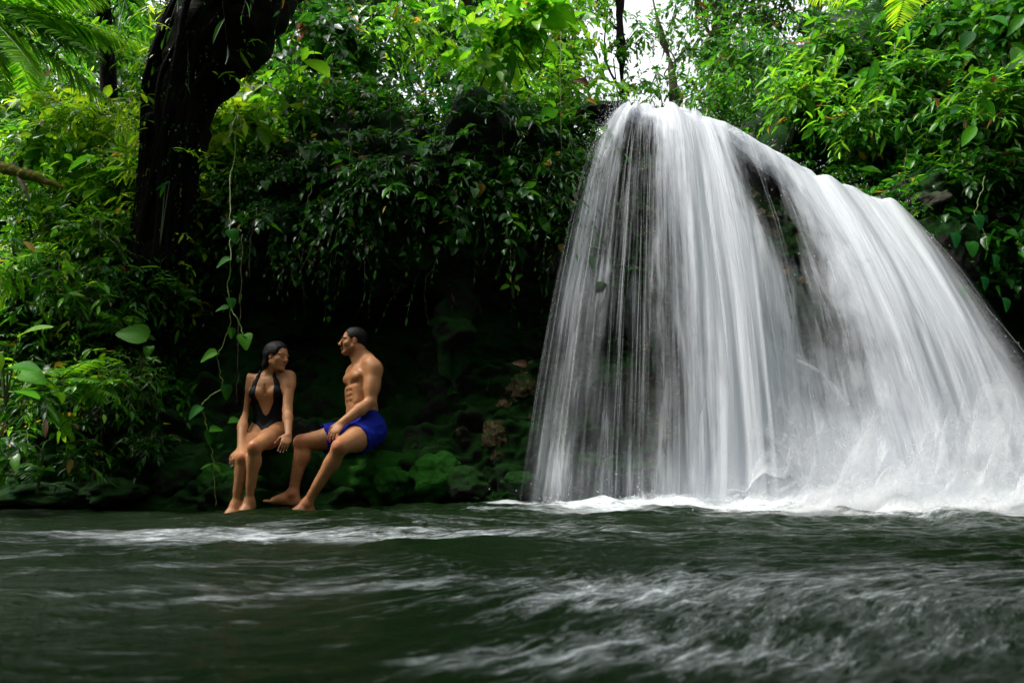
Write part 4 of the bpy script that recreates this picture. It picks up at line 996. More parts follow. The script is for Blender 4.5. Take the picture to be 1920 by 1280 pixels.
# ------------------------------------------------------------------ the big dark leaning tree
tr = empty('leaning_tree', P(290, 560, 6.2), 'massive black trunk leaning to the upper right on the left bank', 'tree')
v, f = tube([P(285, 600, 6.7), P(292, 520, 6.35), P(312, 400, 6.1), P(328, 280, 6.0), P(345, 180, 5.95), P(395, 80, 5.9), P(455, -20, 5.85), P(560, -170, 5.8), P(700, -330, 5.7)],
            [.34, .27, .245, .265, .31, .42, .50, .46, .40], 40, 120, .16, 2.2, 5)
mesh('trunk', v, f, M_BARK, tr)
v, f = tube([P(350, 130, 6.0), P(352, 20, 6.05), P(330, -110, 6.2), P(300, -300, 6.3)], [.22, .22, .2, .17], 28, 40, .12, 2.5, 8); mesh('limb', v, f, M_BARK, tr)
for k, (a, b, c2) in enumerate([((300, 470, 6.0), (250, 520, 5.85), (215, 580, 5.7))]):
    v, f = tube([P(*a), P(*b), P(*c2)], [.13, .08, .03], 14, 30, .04, 4, 20+k); mesh('root', v, f, M_BARK, tr)

# foliage crown put overhead to shade the trunk, out of frame to both sides; its underside shows at the top edge
rs = np.random.RandomState(77); n = 170
base = P(480, -120, 6.0)+rs.randn(n, 3)*np.array([1.2, .6, .35]); dd = nrm(rs.randn(n, 3)+np.array([0, 0, -.2]))
lv, stx = twigs(rs, base, dd, .5+.5*rs.rand(n), 9, .14, 'dark', 'lance', .8)
cr = mesh('crown', lv[0], lv[1], M_LEAF, tr, attrs={'col': lv[2]})
v, f = stx; mesh('twig', v, f, M_STEM, tr)
# climbers and moss tufts on the trunk
pth = smooth_path([np.append(P(290, 540, 6.1), .27), np.append(P(312, 400, 6.05), .25), np.append(P(328, 280, 5.95), .27), np.append(P(345, 180, 5.9), .33), np.append(P(395, 80, 5.85), .43), np.append(P(455, -20, 5.8), .5)], 200)
rs = np.random.RandomState(81); k = rs.randint(200, size=420); an = rs.rand(420)*2*PI
b = pth[k, :3]+np.stack([np.cos(an), np.sin(an)*.8, 0*an], 1)*pth[k, 3:4]*.97; dd = np.stack([np.cos(an), np.sin(an), rs.randn(420)*.3-.3], 1)
lv, stx = twigs(rs, b, dd, .05+.10*rs.rand(420), 6, .035, 'dark', 'oval', 1.0, stem_r=.002)
mesh('moss', lv[0], lv[1], M_LEAF, tr, attrs={'col': lv[2]*np.array([1.3, 1.0, .6])})
an = np.where(rs.rand(60) < .75, PI+rs.randn(60)*.5, rs.randn(60)*.5); k = rs.randint(10, 190, size=60)
b = pth[k, :3]+np.stack([np.cos(an), -np.abs(np.sin(an)), 0*an], 1)*pth[k, 3:4]*.95
lv, stx = twigs(rs, b, np.stack([np.cos(an), -.5+0*an, .2+0*an], 1), .16+.16*rs.rand(60), 6, .12, 'yellow', 'lance', .5, stem_r=.003)
mesh('foliage', lv[0], lv[1], M_LEAF, tr, attrs={'col': lv[2]})
parts = []
for q in range(16):
    a0 = rs.rand()*PI+PI; pk = pth[::20]; off = np.stack([np.cos(a0+.25*np.sin(np.arange(10)*.7+q)), np.sin(a0+.25*np.sin(np.arange(10)*.7+q)), np.zeros(10)], 1)
    parts.append(tube(pk[:, :3]+off*pk[:, 3:4]*.99, np.full(10, .012+.02*rs.rand()), 6, 60, .006, 9, q))
v, f = join(parts); mesh('aerial_root', v, f, M_BARK, tr)
# yellow mossy branch on the left
mb = empty('mossy_branch', P(0, 330, 5.4), 'horizontal branch thick with yellow moss at the left edge', 'branch')
v, f = tube([P(-60, 300, 5.5), P(20, 318, 5.45), P(70, 335, 5.45), P(120, 352, 5.5)], [.05, .045, .035, .015], 14, 60, .025, 14, 3)
mesh('wood', v, f, simple_material('yellow_moss', (.16, .15, .015), .95, .6, 30, .02), mb)
v, f = tube([P(30, 325, 5.45), P(45, 352, 5.4), P(55, 380, 5.4)], [.02, .016, .008], 8, 20, .012, 14, 4); mesh('side_twig', v, f, M_ROOT, mb)

# ------------------------------------------------------------------ background forest
def tree(name, base, path, radii, clumps, label, leafL, pal, seed, group, mat=M_BARK2, kind='oval'):
    rs = np.random.RandomState(seed); root = empty(name, base, label, 'tree', group)
    v, f = tube(path, radii, 12, 40, .1, 2.0, seed); mesh('trunk', v, f, mat, root)
    parts = []; LV = []
    for (c, R, nT) in clumps:
        c = np.array(c); k = np.argmin(np.linalg.norm(np.array(path)-c, axis=1)); a = np.array(path[max(k-1, 0)])
        parts.append(tube([a, (a+c)/2+rs.randn(3)*.12, c], [radii[k]*.35, radii[k]*.22, .01], 6, 10))
        d = nrm(rs.randn(nT, 3)); b = c+d*R*0.45*rs.rand(nT, 1)*np.array([1.3, 1, .8])
        lv, stx = twigs(rs, b, d, R*(.4+.5*rs.rand(nT)), 9, leafL, pal, kind, .5, stem_r=.006)
        LV.append(lv); parts.append(stx)
    offs = 0; Vs = []; Q = []; Tt = []; C = []
    for v, f, c in LV:
        Vs.append(v); Q.append(f[0]+offs); Tt.append(f[1]+offs); C.append(c); offs += len(v)
    mesh('crown', np.concatenate(Vs), [np.concatenate(Q), np.concatenate(Tt)], M_LEAF, root, attrs={'col': np.concatenate(C)})
    v, f = join(parts); mesh('limb', v, f, mat, root)
G = 'trees behind the cliff'
def cl(lst, R, n): return [(P(*q), R*(0.8+.4*((i*37) % 10)/10), n) for i, q in enumerate(lst)]
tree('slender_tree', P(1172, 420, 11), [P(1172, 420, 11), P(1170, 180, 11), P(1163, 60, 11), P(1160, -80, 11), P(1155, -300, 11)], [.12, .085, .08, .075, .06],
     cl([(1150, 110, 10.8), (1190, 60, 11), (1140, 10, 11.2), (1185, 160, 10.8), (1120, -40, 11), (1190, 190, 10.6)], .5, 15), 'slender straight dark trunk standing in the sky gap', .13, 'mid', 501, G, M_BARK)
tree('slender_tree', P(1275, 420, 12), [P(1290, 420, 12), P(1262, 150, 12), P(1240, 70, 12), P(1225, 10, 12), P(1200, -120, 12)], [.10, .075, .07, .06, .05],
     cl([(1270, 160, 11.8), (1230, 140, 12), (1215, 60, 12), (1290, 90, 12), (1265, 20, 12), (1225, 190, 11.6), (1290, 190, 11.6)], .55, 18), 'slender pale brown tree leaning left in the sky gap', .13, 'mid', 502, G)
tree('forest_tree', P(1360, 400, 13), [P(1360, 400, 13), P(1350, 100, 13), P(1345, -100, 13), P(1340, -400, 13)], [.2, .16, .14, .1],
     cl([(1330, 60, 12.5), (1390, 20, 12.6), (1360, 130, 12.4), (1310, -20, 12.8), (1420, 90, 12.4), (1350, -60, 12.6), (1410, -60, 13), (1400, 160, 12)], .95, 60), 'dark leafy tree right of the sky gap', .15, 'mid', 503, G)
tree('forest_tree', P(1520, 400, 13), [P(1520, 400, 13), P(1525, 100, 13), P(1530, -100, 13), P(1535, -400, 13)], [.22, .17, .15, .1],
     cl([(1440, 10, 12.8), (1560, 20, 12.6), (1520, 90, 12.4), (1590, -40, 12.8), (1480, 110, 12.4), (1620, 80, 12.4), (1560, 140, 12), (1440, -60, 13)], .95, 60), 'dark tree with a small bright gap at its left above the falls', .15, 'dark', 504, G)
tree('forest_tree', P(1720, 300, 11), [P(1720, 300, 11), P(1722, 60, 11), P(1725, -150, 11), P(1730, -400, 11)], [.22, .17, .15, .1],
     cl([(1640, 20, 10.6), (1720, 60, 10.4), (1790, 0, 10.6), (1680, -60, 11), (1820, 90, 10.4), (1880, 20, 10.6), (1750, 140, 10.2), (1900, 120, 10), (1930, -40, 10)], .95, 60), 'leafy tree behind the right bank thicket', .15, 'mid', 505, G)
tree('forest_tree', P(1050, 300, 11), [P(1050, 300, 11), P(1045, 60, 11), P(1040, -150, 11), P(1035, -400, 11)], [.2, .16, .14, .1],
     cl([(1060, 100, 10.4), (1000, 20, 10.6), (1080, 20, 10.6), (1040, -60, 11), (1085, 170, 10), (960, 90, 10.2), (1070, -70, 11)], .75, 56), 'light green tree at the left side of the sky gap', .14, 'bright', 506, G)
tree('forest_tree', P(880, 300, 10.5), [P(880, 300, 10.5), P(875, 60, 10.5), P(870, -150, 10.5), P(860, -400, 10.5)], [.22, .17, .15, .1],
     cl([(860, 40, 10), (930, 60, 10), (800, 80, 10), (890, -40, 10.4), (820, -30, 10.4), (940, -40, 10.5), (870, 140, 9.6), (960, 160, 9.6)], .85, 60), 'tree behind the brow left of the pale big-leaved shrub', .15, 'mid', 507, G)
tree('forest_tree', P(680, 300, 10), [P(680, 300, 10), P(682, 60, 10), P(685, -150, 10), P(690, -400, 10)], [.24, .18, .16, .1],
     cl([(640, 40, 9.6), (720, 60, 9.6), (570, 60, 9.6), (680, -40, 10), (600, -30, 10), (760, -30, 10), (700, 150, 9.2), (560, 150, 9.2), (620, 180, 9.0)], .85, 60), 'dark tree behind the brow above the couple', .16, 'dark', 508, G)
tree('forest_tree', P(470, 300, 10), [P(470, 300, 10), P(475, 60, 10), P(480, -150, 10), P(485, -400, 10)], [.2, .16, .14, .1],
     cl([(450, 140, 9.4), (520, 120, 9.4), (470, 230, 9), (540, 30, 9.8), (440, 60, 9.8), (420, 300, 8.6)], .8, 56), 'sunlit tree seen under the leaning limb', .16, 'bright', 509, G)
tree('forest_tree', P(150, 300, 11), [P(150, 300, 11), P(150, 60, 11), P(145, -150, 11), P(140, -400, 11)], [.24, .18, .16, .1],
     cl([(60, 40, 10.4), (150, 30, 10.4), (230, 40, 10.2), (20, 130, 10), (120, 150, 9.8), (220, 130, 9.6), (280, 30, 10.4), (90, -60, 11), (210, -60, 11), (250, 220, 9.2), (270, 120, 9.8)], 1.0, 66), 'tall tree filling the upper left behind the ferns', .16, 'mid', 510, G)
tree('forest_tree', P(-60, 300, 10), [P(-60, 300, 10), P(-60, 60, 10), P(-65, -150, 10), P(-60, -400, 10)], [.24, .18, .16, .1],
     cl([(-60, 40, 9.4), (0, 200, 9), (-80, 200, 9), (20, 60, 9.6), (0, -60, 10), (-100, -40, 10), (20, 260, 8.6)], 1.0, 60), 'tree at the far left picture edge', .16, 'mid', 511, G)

# far wood closing the view, and unseen wood shaped to block sky light
def wood(name, pts, seed, label, leafL, pal, nT, R):
    rs = np.random.RandomState(seed); pts = np.array(pts)
    b = np.repeat(pts, nT, 0); d = nrm(rs.randn(len(b), 3)); b = b+rs.randn(len(b), 3)*R*.45
    lv, stx = twigs(rs, b, d, R*(.3+.5*rs.rand(len(b))), 6, leafL, pal, 'oval', .4, odd=0)
    o = mesh(name, lv[0], lv[1], M_LEAF, None, attrs={'col': lv[2]}); return tag(o, label, 'forest', None, 'stuff')
rs = np.random.RandomState(5); pts = []
for px in range(-200, 2150, 75):
    for py in range(-160, 330, 75):
        if 1110 < px < 1320 and py < 215 and rs.rand() < .93: continue
        if 1440 < px < 1530 and py < 70: continue
        pts.append(P(px+rs.randn()*18, py+rs.randn()*18, 15+rs.rand()*2))
wood('far_wood', pts, 6, 'dense far-off wood closing the view behind the trees', .30, 'mid', 12, 1.2)
pts = []
for a in np.linspace(math.radians(-200), math.radians(20), 46):
    for z in np.arange(0.5, 14, 1.3):
        r = 10.5+rs.rand()-max(0, z-7)*.75; pts.append([r*math.cos(a)-.2*max(0, z-7)*0, r*math.sin(a)-2.0+.25*max(0, z-7), z])
wood('sky_blocking_wood', pts, 7, 'unseen wood round the pool, closed in overhead to block sky light', .55, 'dark', 12, 1.6)

# ------------------------------------------------------------------ people: smooth distance fields meshed into one continuous skin
class Field:
    def __init__(s, lo, hi, h):
        s.lo = np.array(lo, float); s.h = h
        s.n = np.ceil((np.array(hi)-s.lo)/h).astype(int)+1
        s.F = np.full(s.n, 1.0, np.float32)
    def box(s, lo, hi, m=.05):
        a = np.clip(np.floor((np.array(lo)-m-s.lo)/s.h).astype(int), 0, s.n-1); b = np.clip(np.ceil((np.array(hi)+m-s.lo)/s.h).astype(int)+1, 1, s.n)
        ax = [s.lo[k]+s.h*np.arange(a[k], b[k]) for k in range(3)]
        return tuple(slice(a[k], b[k]) for k in range(3)), np.stack(np.meshgrid(*ax, indexing='ij'), -1)
    def put(s, sl, d, k, op):
        f = s.F[sl]
        if op == 'u':
            hh = np.maximum(k-np.abs(f-d), 0)/max(k, 1e-6); s.F[sl] = np.minimum(f, d)-hh*hh*k*.25
        else:
            hh = np.maximum(k-np.abs(f+d), 0)/max(k, 1e-6); s.F[sl] = np.maximum(f, -d)+hh*hh*k*.25
    def cone(s, a, b, r1, r2, k=.02, op='u', sq=None):
        """round cone; sq=(axis, factor) makes the section thinner along axis"""
        a = np.array(a, float); b = np.array(b, float); r = max(r1, r2)
        sl, p = s.box(np.minimum(a, b)-r, np.maximum(a, b)+r)
        ab = b-a; pa = p-a
        t = np.clip((pa@ab)/max(ab@ab, 1e-9), 0, 1); v = pa-t[..., None]*ab
        if sq is not None:
            ax, fc = nrm(np.array(sq[0], float)), sq[1]
            c = v@ax; v = v+(c*(1/fc-1))[..., None]*ax
            d = np.linalg.norm(v, axis=-1)-(r1+(r2-r1)*t); d = d*min(fc, 1)
        else: d = np.linalg.norm(v, axis=-1)-(r1+(r2-r1)*t)
        s.put(sl, d.astype(np.float32), k, op)
    def ell(s, c, R, rad, k=.02, op='u'):
        """R rows = axes"""
        c = np.array(c, float); rad = np.array(rad, float); m = rad.max()
        sl, p = s.box(c-m, c+m, .04)
        q = (p-c)@np.array(R).T; k0 = np.linalg.norm(q/rad, axis=-1); k1 = np.linalg.norm(q/rad**2, axis=-1)
        s.put(sl, (k0*(k0-1)/np.maximum(k1, 1e-6)).astype(np.float32), k, op)
    def pts(s):
        ax = [s.lo[k]+s.h*np.arange(s.n[k]) for k in range(3)]
        return np.stack(np.meshgrid(*ax, indexing='ij'), -1)

def surface_nets(F, lo, h):
    ins = F < 0
    nx, ny, nz = F.shape
    c = np.zeros((nx-1, ny-1, nz-1), np.int8)
    for i in (0, 1):
        for j in (0, 1):
            for k in (0, 1): c += ins[i:nx-1+i, j:ny-1+j, k:nz-1+k]
    act = (c > 0) & (c < 8); idx = np.full(act.shape, -1, np.int64); cells = np.argwhere(act); idx[act] = np.arange(len(cells))
    acc = np.zeros((len(cells), 3)); cnt = np.zeros(len(cells))
    cor = [(i, j, k) for i in (0, 1) for j in (0, 1) for k in (0, 1)]
    for a in cor:
        for ax in range(3):
            if a[ax]: continue
            b = list(a); b[ax] = 1
            fa = F[cells[:, 0]+a[0], cells[:, 1]+a[1], cells[:, 2]+a[2]]; fb = F[cells[:, 0]+b[0], cells[:, 1]+b[1], cells[:, 2]+b[2]]
            m = (fa < 0) != (fb < 0); t = np.where(m, fa/np.where(fa-fb == 0, 1, fa-fb), 0)
            p = np.tile(np.array(a, float), (len(cells), 1)); p[:, ax] += t
            acc[m] += p[m]; cnt[m] += 1
    V = (cells+acc/cnt[:, None])*h+lo
    faces = []
    for ax in range(3):
        o1, o2 = (ax+1) % 3, (ax+2) % 3
        sa = [slice(1, n-1) for n in F.shape]; sa[ax] = slice(0, F.shape[ax]-1)
        sb = list(sa); sb[ax] = slice(1, F.shape[ax])
        ia, ib = ins[tuple(sa)], ins[tuple(sb)]
        e = np.argwhere(ia != ib)
        if not len(e): continue
        sign = ia[tuple(e.T)]
        g = e.copy(); g[:, o1] += 1; g[:, o2] += 1
        def cell(d1, d2):
            q = g.copy(); q[:, o1] += d1; q[:, o2] += d2; return idx[q[:, 0], q[:, 1], q[:, 2]]
        qd = np.stack([cell(-1, -1), cell(0, -1), cell(0, 0), cell(-1, 0)], 1)
        qd[~sign] = qd[~sign][:, ::-1]; faces.append(qd)
    Fc = np.concatenate(faces); Fc = Fc[(Fc >= 0).all(1)]
    return V, Fc

def relax(V, F, it=2, lam=.5):
    for _ in range(it):
        acc = np.zeros_like(V); cnt = np.zeros(len(V))
        for a in range(4):
            b = (a+1) % 4
            np.add.at(acc, F[:, a], V[F[:, b]]); np.add.at(acc, F[:, b], V[F[:, a]]); np.add.at(cnt, F[:, a], 1); np.add.at(cnt, F[:, b], 1)
        V = V+lam*(acc/np.maximum(cnt, 1)[:, None]-V)
    return V

def frame_of(f, u):
    """rows: forward, left, up"""
    f = nrm(np.array(f, float)); l = nrm(np.cross(u, f)); u = np.cross(f, l); return np.stack([f, l, u])

def head(fl, c, R, sc=1.0, female=False):
    def w(x, y, z): return np.array(c)+sc*(np.array([x, y, z], float)@R)
    E = lambda x, y, z, rx, ry, rz, k=.02, op='u': fl.ell(w(x, y, z), R, (rx*sc, ry*sc, rz*sc), k*sc, op)
    C = lambda a, b, r1, r2, k=.02, op='u': fl.cone(w(*a), w(*b), r1*sc, r2*sc, k*sc, op)
    E(-.012, 0, .032, .098, .074, .084)
    E(.030, 0, -.03, .060, .056, .080, .03)
    for s in (-1, 1):
        C((.0, .050*s, -.052), (.070, .014*s, -.100), .022, .015, .03)
        E(.058, .042*s, -.022, .026, .022, .024, .02)
        C((.086, .010*s, .024), (.074, .046*s, .026), .0115 if not female else .009, .009, .012)
        E(.100, .031*s, .004, .016, .017, .012, .012, 's')
        E(.083, .031*s, .004, .012, .013, .0115, .003)
        E(.108, .013*s, -.032, .0105, .0085, .008, .006)
        # ear
        E(-.004, .076*s, -.004, .018, .008, .031, .006); E(.004, .084*s, .000, .008, .006, .016, .006, 's')
    E(.079, 0, -.098, .018, .022, .017, .02)
    C((.090, 0, .014), (.118, 0, -.026), .008, .0115, .010)
    E(.096, 0, -.056, .010, .023, .006, .008); E(.094, 0, -.070, .010, .020, .007, .008)
    E(.106, 0, -.0625, .008, .022, .0022, .004, 's')
    if female: E(.036, 0, -.045, .050, .053, .055, .03)
    return w

def hand(fl, wr, d, n, th, L=.185, spread=1.0, curl=(.5, .5, .55, .6), thumb_curl=.4, r=.0082):
    """wrist, direction to knuckles, palm normal (fingers curl towards it), thumb side"""
    d = nrm(np.array(d, float)); n = nrm(np.array(n, float)-d*np.dot(n, d)); s = np.cross(n, d)
    if np.dot(s, th) < 0: s = -s
    wr = np.array(wr, float); k = L/.185
    pc = wr+d*.05*k
    R = np.stack([d, s, n]); fl.ell(pc, R, (.055*k, .042*k, .017*k), .02)
    tips = []
    for i, (off, ln, cu) in enumerate(zip((.030, .010, -.010, -.029), (.072, .080, .074, .058), curl)):
        p = wr+d*(.088-abs(i-1.2)*.005)*k+s*off*k
        a = 0.0; dirn = nrm(d+s*(off*1.5*spread)); seg = [ln*.45*k, ln*.32*k, ln*.27*k]; rr = r*k*(1.0 if i < 3 else .88)
        fl.cone(wr+d*.03*k+s*off*.8*k, p, rr*1.2, rr*1.08, .01)
        for j, sg in enumerate(seg):
            a += cu*(.8 if j == 0 else 1.0)
            v = nrm(dirn*math.cos(a)+n*math.sin(a)); q = p+v*sg
            fl.cone(p, q, rr*(1.05-.08*j), rr*(.97-.08*j), .004); p = q
        tips.append((p, v, -n*math.cos(a)+dirn*math.sin(a)))
    p = wr+d*.022*k+s*.028*k; v = nrm(d*.62+s*.75+n*.25)
    q = p+v*.040*k; fl.cone(p, q, .0135*k, .0105*k, .012)
    v = nrm(d*.85+s*.35+n*(.3+thumb_curl)); q2 = q+v*.030*k; fl.cone(q, q2, .0102*k, .009*k, .005); q3 = q2+nrm(v+n*.2)*.022*k; fl.cone(q2, q3, .009*k, .0078*k, .005)
    tips.append((q3, v, nrm(s)))
    return tips

def foot(fl, an, d, L=.25, w=1.0):
    """ankle joint, horizontal direction of toes"""
    an = np.array(an, float); d = nrm(np.array(d, float)); up = np.array([0, 0, 1.0]); s = nrm(np.cross(up, d))
    k = L/.25
    fl.cone(an, an-d*.035*k-up*.05*k, .036*k, .032*k, .03); fl.cone(an+up*.0, an+d*.07*k-up*.035*k, .036*k, .030*k, .03)
    fl.cone(an-d*.03*k-up*.055*k, an+d*.11*k-up*.062*k, .028*k, .026*k, .03, sq=(s, 1.15))
    fl.cone(an+d*.05*k-up*.04*k, an+d*.125*k-up*.062*k, .030*k, .023*k, .03, sq=(s, 1.4))
    fl.ell(an+s*.031*k-up*.002, np.eye(3), (.014*k,)*3, .012); fl.ell(an-s*.031*k-up*.004, np.eye(3), (.014*k,)*3, .012)
    for i, (o, l, r) in enumerate([(.027, .052, .0125), (.010, .050, .0095), (-.004, .046, .009), (-.017, .040, .0085), (-.029, .032, .008)]):
        b = an+d*(.135-abs(o-.02)*.35)*k+s*o*k*w-up*.068*k; fl.cone(b, b+d*l*k-up*.004, r*k, r*.85*k, .006)

def torso_frame(hip, chest, left):
    u = nrm(chest-hip); l = nrm(left-u*np.dot(left, u)); f = np.cross(l, u); return np.stack([f, l, u])

def finish(fl, name, mat, parent, attrs=None, it=1):
    V, F = surface_nets(fl.F, fl.lo, fl.h); V = relax(V, F, it, .5)
    a = attrs(V) if attrs else None
    return mesh(name, V, F, mat, parent, attrs=a)
def gauss(V, c, r):
    return np.exp(-np.sum(((V-np.array(c))/r)**2, -1))

def face_bits(w, R, sc, root, hairmat, brow=1.0, lipmat=M_LIP):
    for s in (-1, 1):
        f = Field(w(.09, .031*s, .004)-.03, w(.09, .031*s, .004)+.03, .0022)
        f.ell(w(.0905, .031*s, .0035), R, (.0062*sc, .0095*sc, .0042*sc), .001); finish(f, 'eye', M_EYE, root)
        f = Field(w(.09, .03*s, .028)-.04, w(.09, .03*s, .028)+.04, .0025)
        f.cone(w(.098, .014*s, .028), w(.097, .034*s, .033), .0036*brow, .0034*brow, .004); f.cone(w(.097, .034*s, .033), w(.084, .050*s, .027), .0034*brow, .0022*brow, .004)
        finish(f, 'eyebrow', M_BROW, root)
    f = Field(w(.1, 0, -.063)-.04, w(.1, 0, -.063)+.04, .0025)
    f.ell(w(.0985, 0, -.0575), R, (.009*sc, .019*sc, .0042*sc), .002); f.ell(w(.0965, 0, -.068), R, (.009*sc, .016*sc, .0048*sc), .002)
    f.ell(w(.108, 0, -.0625), R, (.006*sc, .020*sc, .0012*sc), .001, 's')
    finish(f, 'lips', lipmat, root)

# ---------------------------------------------------------------- the man
def build_man():
    root = empty('person', P(640, 940, 5.45), 'man in blue swim shorts sitting on the mossy rock, turned left toward the woman', 'person')
    def Q(x, y, D): return P(x, y, D)
    hipc = Q(687, 806, 5.60); chest = Q(680, 713, 5.60); neck = Q(684, 676, 5.61)
    left = nrm(np.array([.60, -.80, 0.02]))
    R = torso_frame(hipc, chest, left); f_, l_, u_ = R
    lo = Q(470, 965, 5.0)-.15; hi = np.array([Q(745, 590, 5.6)[0]+.12, 6.05, Q(660, 590, 5.6)[2]+.10]); lo[1] = 4.85; lo[2] = -.22
    h = .0045
    fl = Field(lo, hi, h)
    def torso(g):
        T = lambda x, y, z: chest+x*f_+y*l_+z*u_
        H = lambda x, y, z: hipc+x*f_+y*l_+z*u_
        g.ell(T(-.005, 0, .01), R, (.122, .175, .14), .05)
        g.ell(T(.012, 0, -.10), R, (.118, .158, .13), .05)
        g.ell(H(0.030, 0, .09), R, (.120, .148, .13), .05)
        g.ell(H(-.01, 0, .0), R, (.115, .162, .105), .05)
        g.ell(H(.024, 0, .18), R, (.116, .148, .11), .05)
        for s in (-1, 1):
            g.ell(T(.088, .066*s, .022), R, (.045, .076, .052), .022)                   # pectorals
            g.ell(T(-.045, .095*s, -.02), R, (.065, .065, .12), .03)                     # lats
            g.cone(T(-.04, .03*s, .175), T(-.01, .160*s, .108), .058, .060, .05)           # trapezius / shoulder line
            g.cone(T(.05, .02*s, .085), T(.02, .13*s, .105), .016, .016, .02)              # collarbone
            for r_, z in enumerate((-.065, -.108, -.150)):
                g.ell(T(.124-.001*r_, .028*s, z), R, (.016, .026, .020), .014)
            g.cone(T(.09, .080*s, -.07), T(.09, .090*s, -.17), .032, .032, .03)
        g.cone(T(.140, 0, .06), T(.150, 0, -.16), .005, .004, .012, 's')
        for s in (-1, 1): g.cone(T(.128, .02*s, -.036), T(.105, .13*s, -.024), .005, .004, .014, 's')
    torso(fl)
    T = lambda x, y, z: chest+x*f_+y*l_+z*u_
    # neck and head
    hc = Q(663, 640, 5.585); hf = nrm(np.array([-.955, -.29, -.02])); HR = frame_of(hf, nrm(np.array([.06, 0, 1])))
    sc = .98
    fl.cone(T(-.02, 0, .13), hc+sc*(np.array([-.030, 0, -.05])@HR), .070, .060, .04); fl.cone(T(.03, 0, .12), hc+sc*(np.array([.01, 0, -.07])@HR), .040, .042, .03)
    w = head(fl, hc, HR, sc)
    # near arm (his left)
    sh = Q(702, 692, 5.47); el = Q(694, 754, 5.42); wr = Q(640, 793, 5.28)
    fl.ell(sh+np.array([0, 0, -.004]), R, (.066, .060, .072), .035)
    fl.cone(sh, sh+(el-sh)*.55, .063, .059, .03); fl.cone(sh+(el-sh)*.35+f_*.012, sh+(el-sh)*.7+f_*.008, .045, .042, .02); fl.cone(sh+(el-sh)*.45, el, .054, .044, .025)
    fl.cone(el, el+(wr-el)*.35, .045, .049, .02); fl.cone(el+(wr-el)*.35, wr, .048, .030, .02, sq=((0, 1, .3), .88))
    hd = nrm(Q(622, 816, 5.22)-wr)
    tips1 = hand(fl, wr, hd, nrm(np.array([.1, .75, -.65])), np.array([-.6, -.3, .7]), curl=(.30, .34, .38, .42), L=.19)
    # far arm
    s2 = chest-l_*.175+u_*.075; e2 = Q(664, 768, 5.98); w2 = Q(660, 815, 6.0)
    fl.ell(s2, R, (.060, .058, .068), .035); fl.cone(s2, e2, .053, .038, .03); fl.cone(e2, w2, .041, .027, .02)
    hand(fl, w2, nrm(np.array([-.25, -.1, -.9])), np.array([-.5, -.3, -.2]), np.array([-.3, -.9, 0]), curl=(.3, .3, .3, .3))
    # legs
    hn = hipc+l_*.095+u_*-.02; hf2 = hipc-l_*.095+u_*-.02
    kn = Q(637, 838, 5.16); an = Q(574, 945, 5.22); kf = Q(566, 829, 5.46); af = Q(548, 926, 5.44)
    for hp, k_, a_, od in ((hn, kn, an, np.array([.3, -.5, 0])), (hf2, kf, af, np.array([.3, -.6, 0]))):
        fl.cone(hp, hp+(k_-hp)*.5, .103, .096, .04); fl.cone(hp+(k_-hp)*.45, k_, .096, .062, .04)
        td = nrm(k_-hp); sd = nrm(a_-k_); fw = nrm(td-sd*np.dot(td, sd))        # fw = front of shin
        fl.ell(k_+fw*.016+np.array([0, 0, .004]), frame_of(fw, -sd), (.046, .044, .052), .025)          # kneecap
        fl.cone(k_-fw*.014, k_+(a_-k_)*.3-fw*.028, .050, .055, .03); fl.cone(k_+(a_-k_)*.25-fw*.026, k_+(a_-k_)*.68-fw*.010, .056, .036, .03)
        fl.cone(k_, a_, .047, .033, .02); fl.cone(k_+(a_-k_)*.6-fw*.012, a_-fw*.03-np.array([0, 0, .02]), .030, .019, .02)
    foot(fl, af, nrm(Q(478, 934, 5.42)-Q(548, 944, 5.44)), .275)
    foot(fl, an, np.array([-.75, -.6, -.15]), .26)
    P3 = fl.pts
    def at(V):
        dk = np.zeros(len(V)); rd = np.zeros(len(V))
        # stubble on jaw and upper lip
        L_ = (V-hc)@HR.T/sc
        jaw = np.clip((-.040-L_[:, 2]+.25*np.clip(.05-L_[:, 0], 0, 1))*40, 0, 1)*np.clip((L_[:, 2]+.145)*60, 0, 1)*np.clip((L_[:, 0]+.015)*40, 0, 1)
        jaw *= (np.abs(L_[:, 1]) < .085)
        dk += .55*jaw*(np.linalg.norm(V-hc, axis=1) < .17)
        dk += .6*np.exp(-((L_[:, 2]+.047)/.006)**2)*(L_[:, 0] > .085)*(np.abs(L_[:, 1]) < .028)
        # chest hair, nipples
        B_ = (V-chest)@R.T
        fr = np.clip(B_[:, 0]*20-.8, 0, 1)
        dk += fr*.28*np.exp(-(B_[:, 1]/.045)**2)*np.exp(-((B_[:, 2]-.03)/.07)**2)*(0.6+.4*vnoise(V*120, 2))
        for s in (-1, 1): dk += .45*gauss(B_, (.115, .085*s, .0), np.array([.05, .012, .011]))
        hair = vnoise(V*np.array([260, 260, 90]), 6)
        leg = (V[:, 2] < kf[2]+.02) & (V[:, 0] < kn[0]+.12)
        dk += leg*np.clip(hair-.05, 0, 1)*.55
        for k_ in (kn, kf): rd += .8*gauss(V, k_+np.array([-.01, -.04, .02]), .045)
        for a_ in (an, af): rd += .5*gauss(V, a_, .06)
        rd += .7*gauss(V, w(.11, 0, -.03), .02)+.5*gauss(V, w(0, .08, 0), .025)
        rd += sum(.7*gauss(V, t_[0], .018) for t_ in tips1)
        return {'dark': np.clip(dk, 0, 1), 'red': np.clip(rd, 0, 1)}
    body = finish(fl, 'body', M_SKIN_M, root, at, 2)
    face_bits(w, HR, sc, root, M_HAIR, 1.15)
    # hair: short cap
    g = Field(hc-.16, hc+.16, .0038)
